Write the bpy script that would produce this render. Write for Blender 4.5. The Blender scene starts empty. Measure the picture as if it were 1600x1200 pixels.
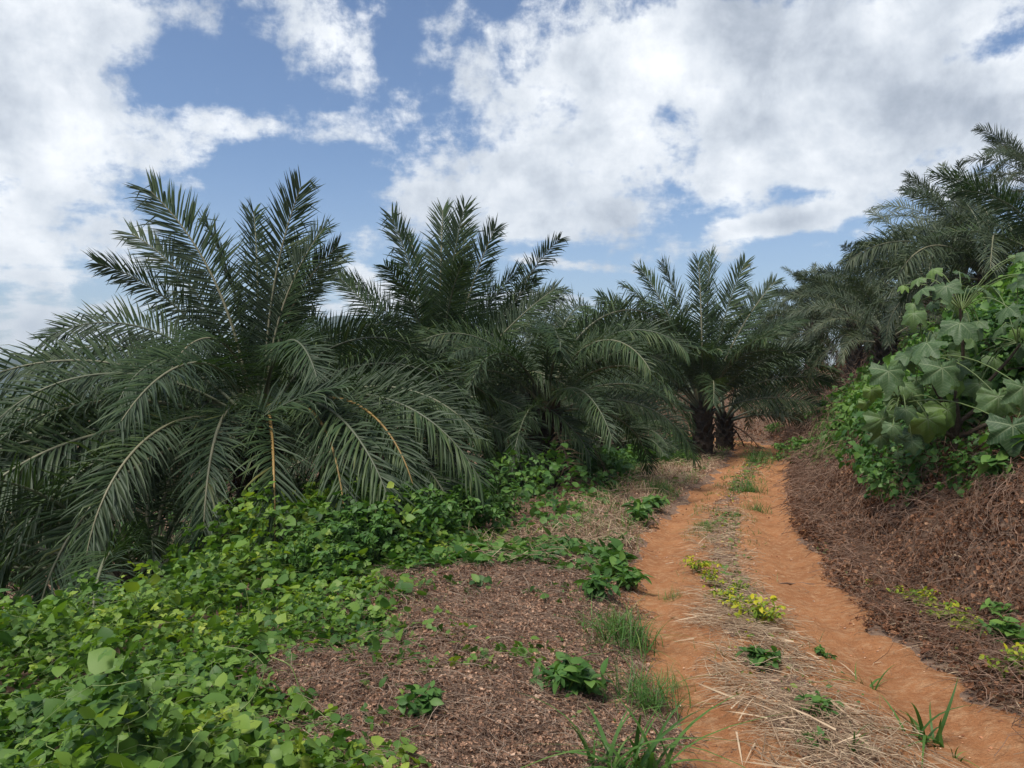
import bpy, math
import numpy as np
from math import radians as R, sin, cos, pi
rng = np.random.default_rng(7)
S = bpy.context.scene
COL = S.collection
F = 1186.0; HY = 590.0; EYE = 1.75

# ------------------------------------------------------------------ helpers
def vnoise(x, y, seed=0):
    """smooth value noise, vectorised"""
    x = np.asarray(x, float); y = np.asarray(y, float)
    xi = np.floor(x); yi = np.floor(y); fx = x-xi; fy = y-yi
    fx = fx*fx*(3-2*fx); fy = fy*fy*(3-2*fy)
    def h(a, b):
        v = np.sin(a*127.1+b*311.7+seed*74.7)*43758.5453
        return v-np.floor(v)
    a = h(xi, yi); b = h(xi+1, yi); c = h(xi, yi+1); d = h(xi+1, yi+1)
    return (a*(1-fx)+b*fx)*(1-fy)+(c*(1-fx)+d*fx)*fy*1.0
def fbm(x, y, o=4, seed=0):
    s = 0; a = .5; t = 0
    for k in range(o):
        s = s+a*vnoise(x*2**k+k*13.1, y*2**k-k*7.7, seed+k); t += a; a *= .5
    return s/t
def sst(a, b, x):
    t = np.clip((x-a)/(b-a), 0, 1); return t*t*(3-2*t)

def mesh(name, V, Fc, mats=(), rnd=None, smooth=True, uv=None, mi=None):
    """V (n,3), Fc list of (k,m) int arrays or one array"""
    me = bpy.data.meshes.new(name)
    V = np.asarray(V, np.float32)
    if isinstance(Fc, np.ndarray): Fc = [Fc]
    Fc = [np.asarray(f, np.int32) for f in Fc if len(f)]
    nl = sum(f.size for f in Fc); nf = sum(len(f) for f in Fc)
    me.vertices.add(len(V)); me.vertices.foreach_set('co', V.ravel())
    me.loops.add(nl); me.loops.foreach_set('vertex_index', np.concatenate([f.ravel() for f in Fc]))
    me.polygons.add(nf)
    tot = np.concatenate([np.full(len(f), f.shape[1], np.int32) for f in Fc])
    st = np.concatenate([[0], np.cumsum(tot)[:-1]]).astype(np.int32)
    me.polygons.foreach_set('loop_start', st)
    me.polygons.foreach_set('loop_total', tot)
    if mi is not None: me.polygons.foreach_set('material_index', np.asarray(mi, np.int32))
    me.polygons.foreach_set('use_smooth', np.full(nf, bool(smooth)))
    for m in mats: me.materials.append(m)
    if rnd is not None:
        at = me.attributes.new('rnd', 'FLOAT', 'POINT'); at.data.foreach_set('value', np.asarray(rnd, np.float32))
    if uv is not None:
        at = me.attributes.new('luv', 'FLOAT_VECTOR', 'POINT'); at.data.foreach_set('vector', np.asarray(uv, np.float32).ravel())
    me.update(calc_edges=True)
    return me
def obj(name, me, parent=None, loc=None, rz=0):
    o = bpy.data.objects.new(name, me); COL.objects.link(o)
    if parent: o.parent = parent
    if loc is not None: o.location = [float(v) for v in loc]
    if rz: o.rotation_euler[2] = rz
    return o
def tag(o, label=None, cat=None, group=None, kind=None):
    if label: o['label'] = label
    if cat: o['category'] = cat
    if group: o['group'] = group
    if kind: o['kind'] = kind
    return o
def thing(name, loc, label, cat, group=None):
    return tag(obj(name, None, loc=loc), label, cat, group)

# ------------------------------------------------------------------ materials
class NT:
    def __init__(s, tree): s.t = tree; s.n = tree.nodes; s.l = tree.links
    def node(s, typ, **kw):
        n = s.n.new(typ)
        for k, v in kw.items():
            if k.startswith('_'): setattr(n, k[1:], v)
        return n
    def link(s, a, b): s.l.new(a, b)
    def val(s, sock, v):
        if hasattr(v, 'is_linked') or isinstance(v, bpy.types.NodeSocket): s.l.new(v, sock)
        else: sock.default_value = v
    def math(s, op, a, b=None, c=None, clamp=False):
        n = s.n.new('ShaderNodeMath'); n.operation = op; n.use_clamp = clamp
        s.val(n.inputs[0], a)
        if b is not None: s.val(n.inputs[1], b)
        if c is not None: s.val(n.inputs[2], c)
        return n.outputs[0]
    def noise(s, vec, scale, detail=4, rough=.55, dist=0):
        n = s.n.new('ShaderNodeTexNoise'); s.val(n.inputs['Vector'], vec)
        n.inputs['Scale'].default_value = scale; n.inputs['Detail'].default_value = detail
        n.inputs['Roughness'].default_value = rough; n.inputs['Distortion'].default_value = dist
        return n.outputs[0]
    def ramp(s, fac, stops):
        n = s.n.new('ShaderNodeValToRGB'); s.val(n.inputs[0], fac)
        e = n.color_ramp.elements
        while len(e) < len(stops): e.new(.5)
        for i, (p, c) in enumerate(stops):
            e[i].position = p; e[i].color = (*c, 1) if len(c) == 3 else c
        return n.outputs[0]
    def mix(s, fac, a, b, typ='MIX'):
        n = s.n.new('ShaderNodeMix'); n.data_type = 'RGBA'; n.blend_type = typ
        s.val(n.inputs[0], fac)
        s.val(n.inputs[6], (*a, 1) if isinstance(a, tuple) else a)
        s.val(n.inputs[7], (*b, 1) if isinstance(b, tuple) else b)
        return n.outputs[2]
    def rng(s, v, a, b, c=0, d=1, smooth=True):
        n = s.n.new('ShaderNodeMapRange'); n.interpolation_type = 'SMOOTHSTEP' if smooth else 'LINEAR'
        s.val(n.inputs[0], v)
        for i, q in enumerate((a, b, c, d)): n.inputs[i+1].default_value = q
        return n.outputs[0]
def mat(name):
    m = bpy.data.materials.new(name); m.use_nodes = True; m.node_tree.nodes.clear()
    t = NT(m.node_tree); out = t.node('ShaderNodeOutputMaterial')
    return m, t, out
def leaf_mat(name, stops, rough=.5, trans=.3, spec=.4, ns=3.0, veins=False, back=None, tfac=(1.3, 1.5, .6)):
    """per-leaf colour comes from the 'rnd' attribute plus a little world noise"""
    m, t, out = mat(name)
    a = t.node('ShaderNodeAttribute', _attribute_name='rnd').outputs['Fac']
    geo = t.node('ShaderNodeNewGeometry')
    tc = t.node('ShaderNodeTexCoord').outputs['Object']
    oi = t.node('ShaderNodeObjectInfo').outputs['Random']
    n1 = t.noise(tc, ns, 2)
    f = t.math('ADD', a, t.math('MULTIPLY', t.math('SUBTRACT', n1, .5), .5))
    f = t.math('ADD', f, t.math('MULTIPLY', t.math('SUBTRACT', oi, .5), .26), clamp=True)
    c = t.ramp(f, stops)
    if veins:
        luv = t.node('ShaderNodeAttribute', _attribute_name='luv').outputs['Vector']
        sx = t.node('ShaderNodeSeparateXYZ'); t.link(luv, sx.inputs[0])
        v1 = t.rng(sx.outputs[0], .0, .035, 1, 0)
        v2 = t.rng(t.math('PINGPONG', t.math('ADD', sx.outputs[1], t.math('MULTIPLY', sx.outputs[0], -.9)), .055), .0, .012, .45, 0)
        v = t.math('MAXIMUM', v1, v2)
        c = t.mix(t.math('MULTIPLY', v, .75), c, (.26, .31, .17))
        bl = t.noise(tc, 5, 6, .75)
        c = t.mix(t.rng(bl, .52, .72, 0, .6), c, (.17, .20, .14))
    if back: c = t.mix(geo.outputs['Backfacing'], c, t.mix(.55, c, back))
    b = t.node('ShaderNodeBsdfPrincipled'); t.link(c, b.inputs['Base Color'])
    b.inputs['Roughness'].default_value = rough; b.inputs['Specular IOR Level'].default_value = spec
    if trans:
        tr = t.node('ShaderNodeBsdfTranslucent'); t.link(t.mix(1, c, tfac, 'MULTIPLY'), tr.inputs[0])
        mx = t.node('ShaderNodeMixShader'); mx.inputs[0].default_value = trans
        t.link(b.outputs[0], mx.inputs[1]); t.link(tr.outputs[0], mx.inputs[2]); t.link(mx.outputs[0], out.inputs[0])
    else: t.link(b.outputs[0], out.inputs[0])
    return m
def soil_mat(name, c1, c2, c3, sc=1.0, bump=.5, bs=18, speck=None, farc=None):
    m, t, out = mat(name)
    tc = t.node('ShaderNodeTexCoord').outputs['Object']
    n1 = t.noise(tc, 1.1*sc, 5, .6); n2 = t.noise(tc, 9*sc, 6, .7); n3 = t.noise(tc, 55*sc, 3, .7)
    c = t.mix(t.rng(n1, .35, .65), c1, c2)
    c = t.mix(t.rng(n2, .42, .72), c, c3)
    c = t.mix(t.rng(n3, .3, .7, 0, .45), c, t.mix(1, c, (.55, .5, .48), 'MULTIPLY'))
    n0 = t.noise(tc, 3.3*sc, 7, .72, .4); c = t.mix(t.rng(n0, .50, .68, 0, .55), c, t.mix(1, c, (.66, .62, .60), 'MULTIPLY'))
    if speck:
        vo = t.node('ShaderNodeTexVoronoi'); t.link(tc, vo.inputs['Vector']); vo.inputs['Scale'].default_value = 40
        c = t.mix(t.rng(vo.outputs['Distance'], .08, .2, .8, 0), c, speck)
    if farc:
        vl = t.node('ShaderNodeVectorMath'); vl.operation = 'LENGTH'; t.link(tc, vl.inputs[0])
        c = t.mix(t.rng(vl.outputs['Value'], 45, 90), c, t.mix(t.rng(t.noise(tc, .03, 6, .7), .4, .6), farc, tuple(q*1.7 for q in farc)))
    b = t.node('ShaderNodeBsdfPrincipled'); t.link(c, b.inputs['Base Color'])
    b.inputs['Roughness'].default_value = .95; b.inputs['Specular IOR Level'].default_value = .15
    bp = t.node('ShaderNodeBump'); bp.inputs['Strength'].default_value = bump; bp.inputs['Distance'].default_value = .03
    t.link(t.math('ADD', t.noise(tc, bs, 6, .75), t.math('MULTIPLY', n3, .35)), bp.inputs['Height'])
    t.link(bp.outputs[0], b.inputs['Normal']); t.link(b.outputs[0], out.inputs[0])
    return m

M_palm = leaf_mat('palm_leaf', [(0, (.022, .044, .016)), (.45, (.046, .080, .028)), (.8, (.085, .118, .040)), (1, (.18, .17, .05))], rough=.5, trans=.18, spec=.28, back=(.05, .07, .045))
M_palmfar = leaf_mat('palm_leaf_hazed', [(0, (.032, .052, .026)), (.45, (.062, .085, .040)), (.8, (.10, .118, .052)), (1, (.17, .155, .07))], rough=.5, trans=.16, spec=.45)  # greyer, paler leaf for farther palms: haze put into the colour
M_dead = leaf_mat('dead_palm_leaf', [(0, (.05, .035, .025)), (1, (.17, .12, .07))], rough=.8, trans=.1, spec=.2)
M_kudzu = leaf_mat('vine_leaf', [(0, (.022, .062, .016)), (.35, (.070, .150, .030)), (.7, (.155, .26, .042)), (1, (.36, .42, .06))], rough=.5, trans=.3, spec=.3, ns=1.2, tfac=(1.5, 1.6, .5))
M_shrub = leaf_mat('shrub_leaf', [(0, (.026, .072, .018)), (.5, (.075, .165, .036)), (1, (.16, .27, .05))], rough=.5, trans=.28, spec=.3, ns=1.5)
M_yell = leaf_mat('yellow_weed_leaf', [(0, (.05, .12, .02)), (.5, (.16, .25, .025)), (.8, (.36, .36, .02)), (1, (.52, .45, .02))], rough=.55, trans=.3, spec=.3, ns=9)
M_grass = leaf_mat('grass_blade', [(0, (.04, .10, .022)), (.6, (.10, .20, .042)), (1, (.26, .30, .09))], rough=.5, trans=.3, spec=.3)
M_big = leaf_mat('broad_leaf', [(0, (.035, .075, .026)), (.5, (.075, .13, .048)), (1, (.15, .24, .045))], rough=.55, trans=.22, spec=.35, veins=True, ns=2)
M_litter = leaf_mat('dry_leaf', [(0, (.11, .06, .040)), (.35, (.32, .185, .12)), (.7, (.50, .31, .21)), (1, (.66, .48, .35))], rough=.9, trans=.05, spec=.1, ns=1.5)
M_bank = leaf_mat('dry_vine_leaf', [(0, (.06, .026, .015)), (.4, (.20, .095, .052)), (.75, (.34, .18, .105)), (1, (.52, .34, .21))], rough=.9, trans=.05, spec=.1, ns=1.0)
M_vstem = leaf_mat('dead_vine_stem', [(0, (.06, .033, .022)), (.5, (.19, .115, .08)), (1, (.36, .235, .165))], rough=.85, trans=0, spec=.2)
M_straw = leaf_mat('straw', [(0, (.13, .08, .05)), (.5, (.36, .245, .155)), (1, (.60, .46, .31))], rough=.85, trans=.05, spec=.15, ns=5)
M_twig = leaf_mat('dry_twig', [(0, (.08, .05, .037)), (.5, (.24, .16, .115)), (1, (.46, .35, .26))], rough=.85, trans=0, spec=.2)
M_stem = leaf_mat('green_stem', [(0, (.06, .10, .03)), (1, (.22, .28, .09))], rough=.5, trans=0, spec=.4)
M_rachis = leaf_mat('palm_rachis', [(0, (.07, .085, .05)), (.6, (.14, .15, .09)), (1, (.22, .20, .12))], rough=.5, trans=0, spec=.4)
M_rachis_y = leaf_mat('palm_rachis_orange', [(0, (.20, .13, .045)), (1, (.34, .21, .06))], rough=.5, trans=0, spec=.4)
M_trunk = soil_mat('palm_bark', (.05, .038, .03), (.10, .075, .055), (.03, .025, .02), 4, 1, 25)
M_bark = soil_mat('shrub_bark', (.09, .07, .05), (.14, .11, .08), (.05, .04, .03), 5, .6, 30)
M_road = soil_mat('laterite_soil', (.52, .235, .10), (.42, .18, .075), (.60, .34, .175), 1.6, 1.0, 22)
M_ground = soil_mat('dry_ground', (.24, .16, .115), (.19, .12, .085), (.32, .22, .15), 1.2, .8, 14, farc=(.035, .06, .022))
M_forest = leaf_mat('distant_canopy', [(0, (.02, .05, .02)), (.5, (.05, .10, .03)), (1, (.11, .15, .05))], rough=.8, trans=0, spec=.1, ns=.02)
M_mount = soil_mat('forest_mountain', (.02, .045, .02), (.035, .06, .025), (.06, .07, .04), .02, 0, .05)
M_fruit = soil_mat('palm_fruit', (.25, .07, .03), (.35, .14, .06), (.06, .02, .02), 12, 1, 60)

# ------------------------------------------------------------------ terrain
CP = np.array([(1.5, -25), (1.5, -6), (1.5, 0), (1.66, 3.65), (1.80, 5.63), (2.2, 7.73), (3.45, 12.3), (5.35, 17.5), (7.7, 24), (9.3, 29), (9.9, 32.5), (9.3, 35.5), (7.2, 38.0), (3.5, 39.3), (-3, 40), (-12, 39), (-30, 34)], float)
def catmull(P, n=16):
    o = []
    Q = np.vstack([2*P[0]-P[1], P, 2*P[-1]-P[-2]])
    for i in range(1, len(Q)-2):
        for t in np.linspace(0, 1, n, endpoint=False):
            a, b, c, d = Q[i-1], Q[i], Q[i+1], Q[i+2]
            o.append(.5*((2*b)+(c-a)*t+(2*a-5*b+4*c-d)*t*t+(3*b-a-3*c+d)*t**3))
    o.append(P[-1]); return np.array(o)
CL = catmull(CP)
EP = catmull(np.array([(-60, 3), (-14, 4.6), (-8, 4.7), (-4.5, 5.4), (-2.9, 6.3), (-2.25, 8.0), (-1.6, 10.3), (-0.7, 12.5), (1.0, 17), (2.8, 20.5), (5.0, 25), (7.0, 29.5), (7.3, 32.5), (5.5, 35.3), (2, 37), (-12, 36.5), (-40, 32)], float), 10)
def sdist(P, x, y):
    """signed distance to polyline (right of travel positive) and y of nearest point"""
    sh = np.shape(x); x = np.ravel(x).astype(float); y = np.ravel(y).astype(float)
    best = np.full(x.shape, 1e18); sg = np.zeros(x.shape); ny = np.zeros(x.shape); nx = np.zeros(x.shape)
    for a, b in zip(P[:-1], P[1:]):
        d = b-a; L = d@d
        t = np.clip(((x-a[0])*d[0]+(y-a[1])*d[1])/L, 0, 1)
        qx = a[0]+t*d[0]; qy = a[1]+t*d[1]
        q = (x-qx)**2+(y-qy)**2
        m = q < best
        cr = (x-a[0])*d[1]-(y-a[1])*d[0]
        best[m] = q[m]; sg[m] = np.sign(cr)[m]; ny[m] = qy[m]; nx[m] = qx[m]
    return (np.sqrt(best)*sg).reshape(sh), nx.reshape(sh), ny.reshape(sh)
def terr(x, y, full=False):
    d, nx, ny = sdist(CL, x, y)
    e, _, _ = sdist(EP, x, y)           # negative = beyond the edge (left / downhill)
    z = -0.035*np.clip(ny, -10, 34)
    q = np.abs(d)
    # ruts and middle hump
    z = z-(.06+.03*(fbm(x*.8, y*.8, 2, 19)))*np.exp(-((q-.7)/.22)**2)
    z = z+0.10*sst(1.0, 2.0, -d)*sst(0, 1.5, e)       # left verge slightly raised
    z = z-.22*sst(-1.2, -4.0, x)*sst(30, 20, y)
    toe = 1.2+.25*sst(12, 4, ny)
    t = np.maximum(d-toe, 0)
    sl = .86+.0*ny
    fade = 1-sst(2, -14, nx)*sst(30, 36, ny)
    b = np.where(t < 5, sl*(t-.35*(1-np.exp(-t/.35))), sl*4.65+.32*(t-5))+.30*sst(.1, .9, t)
    b = b*(1+.35*(fbm(x*.6, y*.6, 3, 5)-.5)*sst(0, 1, t))
    uu = x/np.maximum(y, 1)
    cap = 1.7+34*np.clip(uu-.33, 0, 1)**1.35*sst(0, 1, np.clip(y, 20, 400)/40)
    cap = np.where(y > 24, cap, 8); b = b-np.maximum(b-cap, 0)*sst(24, 34, y)
    b = np.minimum(b, 9+.0*b)
    z = z+b*fade
    s = np.maximum(-e, 0)
    z = z-2.3*sst(0, 4.5, s)-.09*np.clip(s-4, 0, 60)-.16*np.clip(s-60, 0, 130)
    far = np.hypot(x, y)
    far2 = sst(50, 260, far)
    z = z*(1-far2)+far2*(-38+16*fbm(x*.008, y*.008, 3, 9))
    z = z-8*sst(46, 90, y)*(1-far2)*(1-sst(.35, .6, uu))
    amp = sst(1.0, 1.6, q)
    z = z+(fbm(x*1.1, y*1.1, 3, 1)-.5)*.16*amp+(fbm(x*5, y*5, 3, 2)-.5)*.05*(amp*.8+.25)
    lmp = sst(.1, 1.0, t)*sst(60, 30, y); z = z+lmp*((fbm(x*1.7, y*1.7, 3, 81)-.5)*.75+(np.abs(fbm(x*3.5, y*3.5, 2, 82)-.5)-.12)*.6)
    z = z+(fbm(x*.08, y*.08, 3, 3)-.5)*1.2*sst(8, 40, far)*amp
    if full: return z, d, e, t, ny
    return z
def H1(x, y): return float(terr(np.array([x]), np.array([y]))[0])

def warp(n, a, span, c):
    u = np.linspace(-1, 1, n); k = math.asinh(span/a); return c+a*np.sinh(k*u)
gx = warp(520, 2.2, 1500, 1.5); gy = warp(560, 3.0, 1500, 7)
GX, GY = np.meshgrid(gx, gy)
GZ = terr(GX, GY)
def grid_faces(nx, ny):
    i = np.arange(nx-1)[None, :]+nx*np.arange(ny-1)[:, None]
    i = i.ravel(); return np.stack([i, i+1, i+1+nx, i+nx], 1)
obj('ground', mesh('ground', np.stack([GX, GY, GZ], -1).reshape(-1, 3), grid_faces(520, 560), [M_ground]))
tag(bpy.data.objects['ground'], 'brown uneven ground falling away on the left and rising to a bank on the right', 'ground', kind='structure')

# dirt track: ribbon that dips below the ground along ragged edges
seg = np.diff(CL, axis=0); sl_ = np.hypot(*seg.T); arc = np.concatenate([[0], np.cumsum(sl_)])
s0 = np.interp(-2.0, CL[:, 1][:60], arc[:60]) if False else arc[np.argmin(np.abs(CL[:, 1]+2))]
ns = []
s = s0
while s < arc[-1]-8:
    ns.append(s); s += .035+.004*(s-s0)
ns = np.array(ns)
cx = np.interp(ns, arc, CL[:, 0]); cy = np.interp(ns, arc, CL[:, 1])
tx = np.gradient(cx); ty = np.gradient(cy); ln = np.hypot(tx, ty); tx /= ln; ty /= ln
lat = np.linspace(-1.7, 1.7, 80)
RX = cx[:, None]+ty[:, None]*lat; RY = cy[:, None]-tx[:, None]*lat
RZ = terr(RX, RY)
al = np.abs(lat)[None, :]
nz = fbm(RX*2.2, RY*2.2, 4, 21); 
wob = (fbm(RX*.9, RY*.9, 2, 22)-.5)*.25
m_tr = sst(.58, .36, np.abs(al-.70+wob))                     # the two wheel tracks
far_mid = sst(7, 13, RY)
hump = m_tr*1.0+(1-m_tr)*(-.50+.18*far_mid)+(nz-.5)*.9
edge = sst(.96, 1.36, al+ (nz-.5)*.6+(lat[None, :] < 0)*np.interp(RY, [6, 8, 10, 13, 30], [.22, .06, .12, .30, .30]))
RZ = RZ+.006+.022*np.clip(hump, -1, 1)-.10*edge
RZ = RZ+(fbm(RX*9, RY*9, 3, 23)-.5)*.034+(np.abs(fbm(RX*3.5, RY*2.0, 3, 26)-.5)-.1)*-.06*m_tr+(fbm(RX*30, RY*14, 2, 24)-.5)*.008
tag(obj('dirt_track', mesh('dirt_track', np.stack([RX, RY, RZ], -1).reshape(-1, 3), grid_faces(80, len(ns)), [M_road])),
    'orange earth track with two wheel ruts curving away between palms', 'track', kind='structure')

# far mountains
def mountain(name, label, prof, Y, depth, base=-60, seed=0):
    xs = np.linspace(prof[0][0]-80, prof[-1][0]+80, 220); ks = np.linspace(0, 1, 24)
    X = np.repeat(xs[None], 24, 0); K = np.repeat(ks[:, None], 220, 1)
    px = [p[0] for p in prof]; pz = [p[1] for p in prof]
    top = np.interp(X, px, pz, left=base, right=base)
    prf = np.sin(np.clip(K, 0, 1)*pi)**.8
    Yv = Y+(K-.5)*depth
    Z = base+(top-base)*prf+(fbm(X*.02, Yv*.02, 4, seed)-.5)*26*prf+(fbm(X*.15, Yv*.15, 3, seed+3)-.5)*7*prf
    tag(obj(name, mesh(name, np.stack([X, Yv, Z], -1).reshape(-1, 3), grid_faces(220, 24), [M_mount])), label, 'mountain', kind='structure')
def ux(px, Y): return (px-800)/F*Y
def vz(py, Y): return EYE+(HY-py)/F*Y
mountain('mountains', 'blue forested mountain ridge along the horizon', [(ux(p, 1150), vz(q, 1150)) for p, q in
    [(-200, 590), (-100, 575), (60, 560), (150, 548), (260, 560), (380, 570), (460, 520), (530, 498), (580, 500), (650, 540), (760, 570), (860, 545), (930, 522), (1000, 530), (1120, 560), (1400, 590), (1700, 600)]], 1150, 500, -90, 4)
mountain('hills', 'lower green hillside across the valley', [(ux(p, 520), vz(q, 520)) for p, q in
    [(-900, 600), (-300, 590), (0, 598), (120, 585), (260, 590), (420, 600), (600, 595), (800, 590), (1000, 585), (1300, 600)]], 560, 300, -60, 8)

# ------------------------------------------------------------------ scattering
def rot_frames(yaw, pitch, roll):
    """n rotation matrices: roll about x, pitch about y, then yaw about z (rows = images of axes)"""
    cyw, syw, cp, sp, cr, sr = np.cos(yaw), np.sin(yaw), np.cos(pitch), np.sin(pitch), np.cos(roll), np.sin(roll)
    X = np.stack([cyw*cp, syw*cp, -sp], -1)
    Y = np.stack([cyw*sp*sr-syw*cr, syw*sp*sr+cyw*cr, cp*sr], -1)
    Z = np.stack([cyw*sp*cr+syw*sr, syw*sp*cr-cyw*sr, cp*cr], -1)
    return np.stack([X, Y, Z], 1)
def inst(tv, tf, P, M, sc, rnd=None):
    """merge copies: tv (m,3), tf (k,c)"""
    n = len(P); m = len(tv)
    sc = np.asarray(sc, float)
    if sc.ndim == 1: sc = sc[:, None]
    loc = tv[None]*sc[:, None, :]
    V = np.einsum('nmi,nij->nmj', loc, M)+P[:, None]
    Fc = (tf[None]+(np.arange(n)*m)[:, None, None]).reshape(-1, tf.shape[1])
    r = rng.random(n) if rnd is None else rnd
    return V.reshape(-1, 3), Fc, np.repeat(r, m)
def merge(parts):
    V = []; Fs = {}; r = []; o = 0
    for v, f, q in parts:
        V.append(v); Fs.setdefault(f.shape[1], []).append(f+o); r.append(q); o += len(v)
    return np.concatenate(V), [np.concatenate(x) for x in Fs.values()], np.concatenate(r)
def stuff(name, parts, mats, label, cat, smooth=True):
    V, Fs, r = merge(parts)
    return tag(obj(name, mesh(name, V, Fs, mats, r, smooth)), label, cat, kind='stuff')

# leaf templates: along +x from the origin, unit length, folded on the midrib
def tmpl_leaf(w=.75, fold=.12, curl=.15, k=5, p=.8, tipx=1.0):
    xs = np.linspace(0, 1, k+1); wd = w*.5*np.sin(pi*np.clip(xs, 0, 1)**p)**.85; wd[-1] = 0; wd[0] = .02
    v = []
    for x, q in zip(xs, wd):
        z = -curl*x*x
        v += [(x, -q, z+fold*q*2), (x, 0, z), (x, q, z+fold*q*2)]
    f = []
    for i in range(k):
        a = 3*i; f += [(a, a+3, a+4, a+1), (a+1, a+4, a+5, a+2)]
    return np.array(v), np.array(f)
def tmpl_trifol():
    V = []; Fc = []; o = 0
    lv, lf = tmpl_leaf(.85, .10, .22, 4, .72)
    for a, s, dx, dy in ((0, 1.0, .25, 0), (1.35, .9, .08, .04), (-1.35, .9, .08, -.04)):
        c, s_ = cos(a), sin(a)
        q = lv*s; q = np.stack([q[:, 0]*c-q[:, 1]*s_+dx, q[:, 0]*s_+q[:, 1]*c+dy, q[:, 2]], 1)
        V.append(q); Fc.append(lf+o); o += len(q)
    return np.concatenate(V)*.55, np.concatenate(Fc)
TRI = tmpl_trifol()
ROUND = tmpl_leaf(.9, .08, .2, 4, .7)
OVAL = tmpl_leaf(.55, .12, .25, 4, .85)
def tmpl_dead(seed):
    r = np.random.default_rng(seed)
    v = np.array([(0, 0, 0), (.35, -.3, .18), (.35, .3, .1), (.7, -.22, -.05), (.75, .28, .25), (1, .05, .1), (.5, 0, -.12)], float)
    v += r.normal(0, .07, v.shape)
    f = np.array([(0, 1, 6), (0, 6, 2), (1, 3, 6), (6, 4, 2), (3, 5, 6), (6, 5, 4)])
    return v-np.array([.5, 0, 0]), f
def tmpl_strand(k=5, bend=.2, seed=0, w=1.0, flat=False):
    """unit long thin strand, cross-section scaled by y,z"""
    r = np.random.default_rng(seed)
    xs = np.linspace(-.5, .5, k+1)
    py = np.cumsum(r.normal(0, bend, k+1))*.15; pz = -np.abs(xs)**2*bend
    v = []; 
    for x, a, b, t in zip(xs, py, pz, np.linspace(1, .4, k+1)):
        for g in range(3):
            an = g*2*pi/3
            v.append((x, a, b, t*cos(an), t*sin(an)))
    v = np.array(v); f = []
    for i in range(k):
        for g in range(3):
            f.append((3*i+g, 3*i+(g+1) % 3, 3*i+3+(g+1) % 3, 3*i+3+g))
    return v, np.array(f)
def strands(P, M, L, rad, seeds=4, bend=.25, k=5, rnd=None):
    out = []
    idx = rng.integers(0, seeds, len(P))
    for s in range(seeds):
        v, f = tmpl_strand(k, bend, 100+s+k)
        m = idx == s; n = m.sum()
        if not n: continue
        loc = v[None, :, :3]*L[m][:, None, None]
        loc = loc+np.concatenate([np.zeros((1, len(v), 1)), v[None, :, 3:]], 2)*rad[m][:, None, None]
        V = np.einsum('nmi,nij->nmj', loc, M[m])+P[m][:, None]
        Fc = (f[None]+(np.arange(n)*len(v))[:, None, None]).reshape(-1, 4)
        rr = rng.random(n) if rnd is None else rnd[m]
        out.append((V.reshape(-1, 3), Fc, np.repeat(rr, len(v))))
    return out
def tnormal(x, y, e=.08):
    zx = (terr(x+e, y)-terr(x-e, y))/(2*e); zy = (terr(x, y+e)-terr(x, y-e))/(2*e)
    n = np.stack([-zx, -zy, np.ones_like(zx)], -1); return n/np.linalg.norm(n, axis=-1, keepdims=True)
def align(M, N):
    """tilt frames so that local z follows N"""
    z = N; x = M[:, 0]-np.sum(M[:, 0]*z, 1, keepdims=True)*z; x /= np.linalg.norm(x, axis=1, keepdims=True)
    y = np.cross(z, x); B = np.stack([x, y, z], 1)
    # keep extra tilt of M relative to upright
    up = np.zeros_like(N); up[:, 2] = 1
    yaw = np.arctan2(M[:, 0, 1], M[:, 0, 0]); U = rot_frames(yaw, 0*yaw, 0*yaw)
    Lc = np.einsum('nij,nkj->nik', M, U)
    return np.einsum('nij,njk->nik', Lc, B)

def sample(n, x0, x1, y0, y1, maskf, ypow=None):
    if x0 is None: return sample_path(n, y0, y1, x1[0], x1[1], maskf, ypow or 1.3)
    """random points in a rectangle kept with probability maskf; optional density ~ Y^-ypow"""
    x = rng.uniform(x0, x1, n)
    if ypow:
        u = rng.random(n); a = 1-ypow
        y = (y0**a+u*(y1**a-y0**a))**(1/a) if abs(a) > 1e-6 else y0*(y1/y0)**u
    else: y = rng.uniform(y0, y1, n)
    z, d, e, t, ny = terr(x, y, True)
    k = rng.random(n) < maskf(x, y, z, d, e, t)
    return x[k], y[k], z[k], d[k], e[k], t[k]

def sample_path(n, y0, y1, d0, d1, maskf, p=1.5):
    k0 = arc[np.argmin(np.abs(CL[:, 1]-y0))]; k1 = arc[-1]-4
    u = rng.random(n); a = 1-p-.001; o = 3.0; L = k1-k0
    s_ = (o**a+u*((L+o)**a-o**a))**(1/a)-o+k0
    d = d0+(d1-d0)*rng.random(n)**1.25
    px_ = np.interp(s_, arc, CL[:, 0]); py_ = np.interp(s_, arc, CL[:, 1])
    ax = np.interp(s_+.3, arc, CL[:, 0])-px_; ay = np.interp(s_+.3, arc, CL[:, 1])-py_; l = np.hypot(ax, ay)+1e-9
    x = px_+ay/l*d; y = py_-ax/l*d
    z, dd, e, t, ny = terr(x, y, True); k = (rng.random(n) < maskf(x, y, z, dd, e, t))*(np.abs(dd-d) < .6)
    return x[k], y[k], z[k], dd[k], e[k], t[k]
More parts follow.
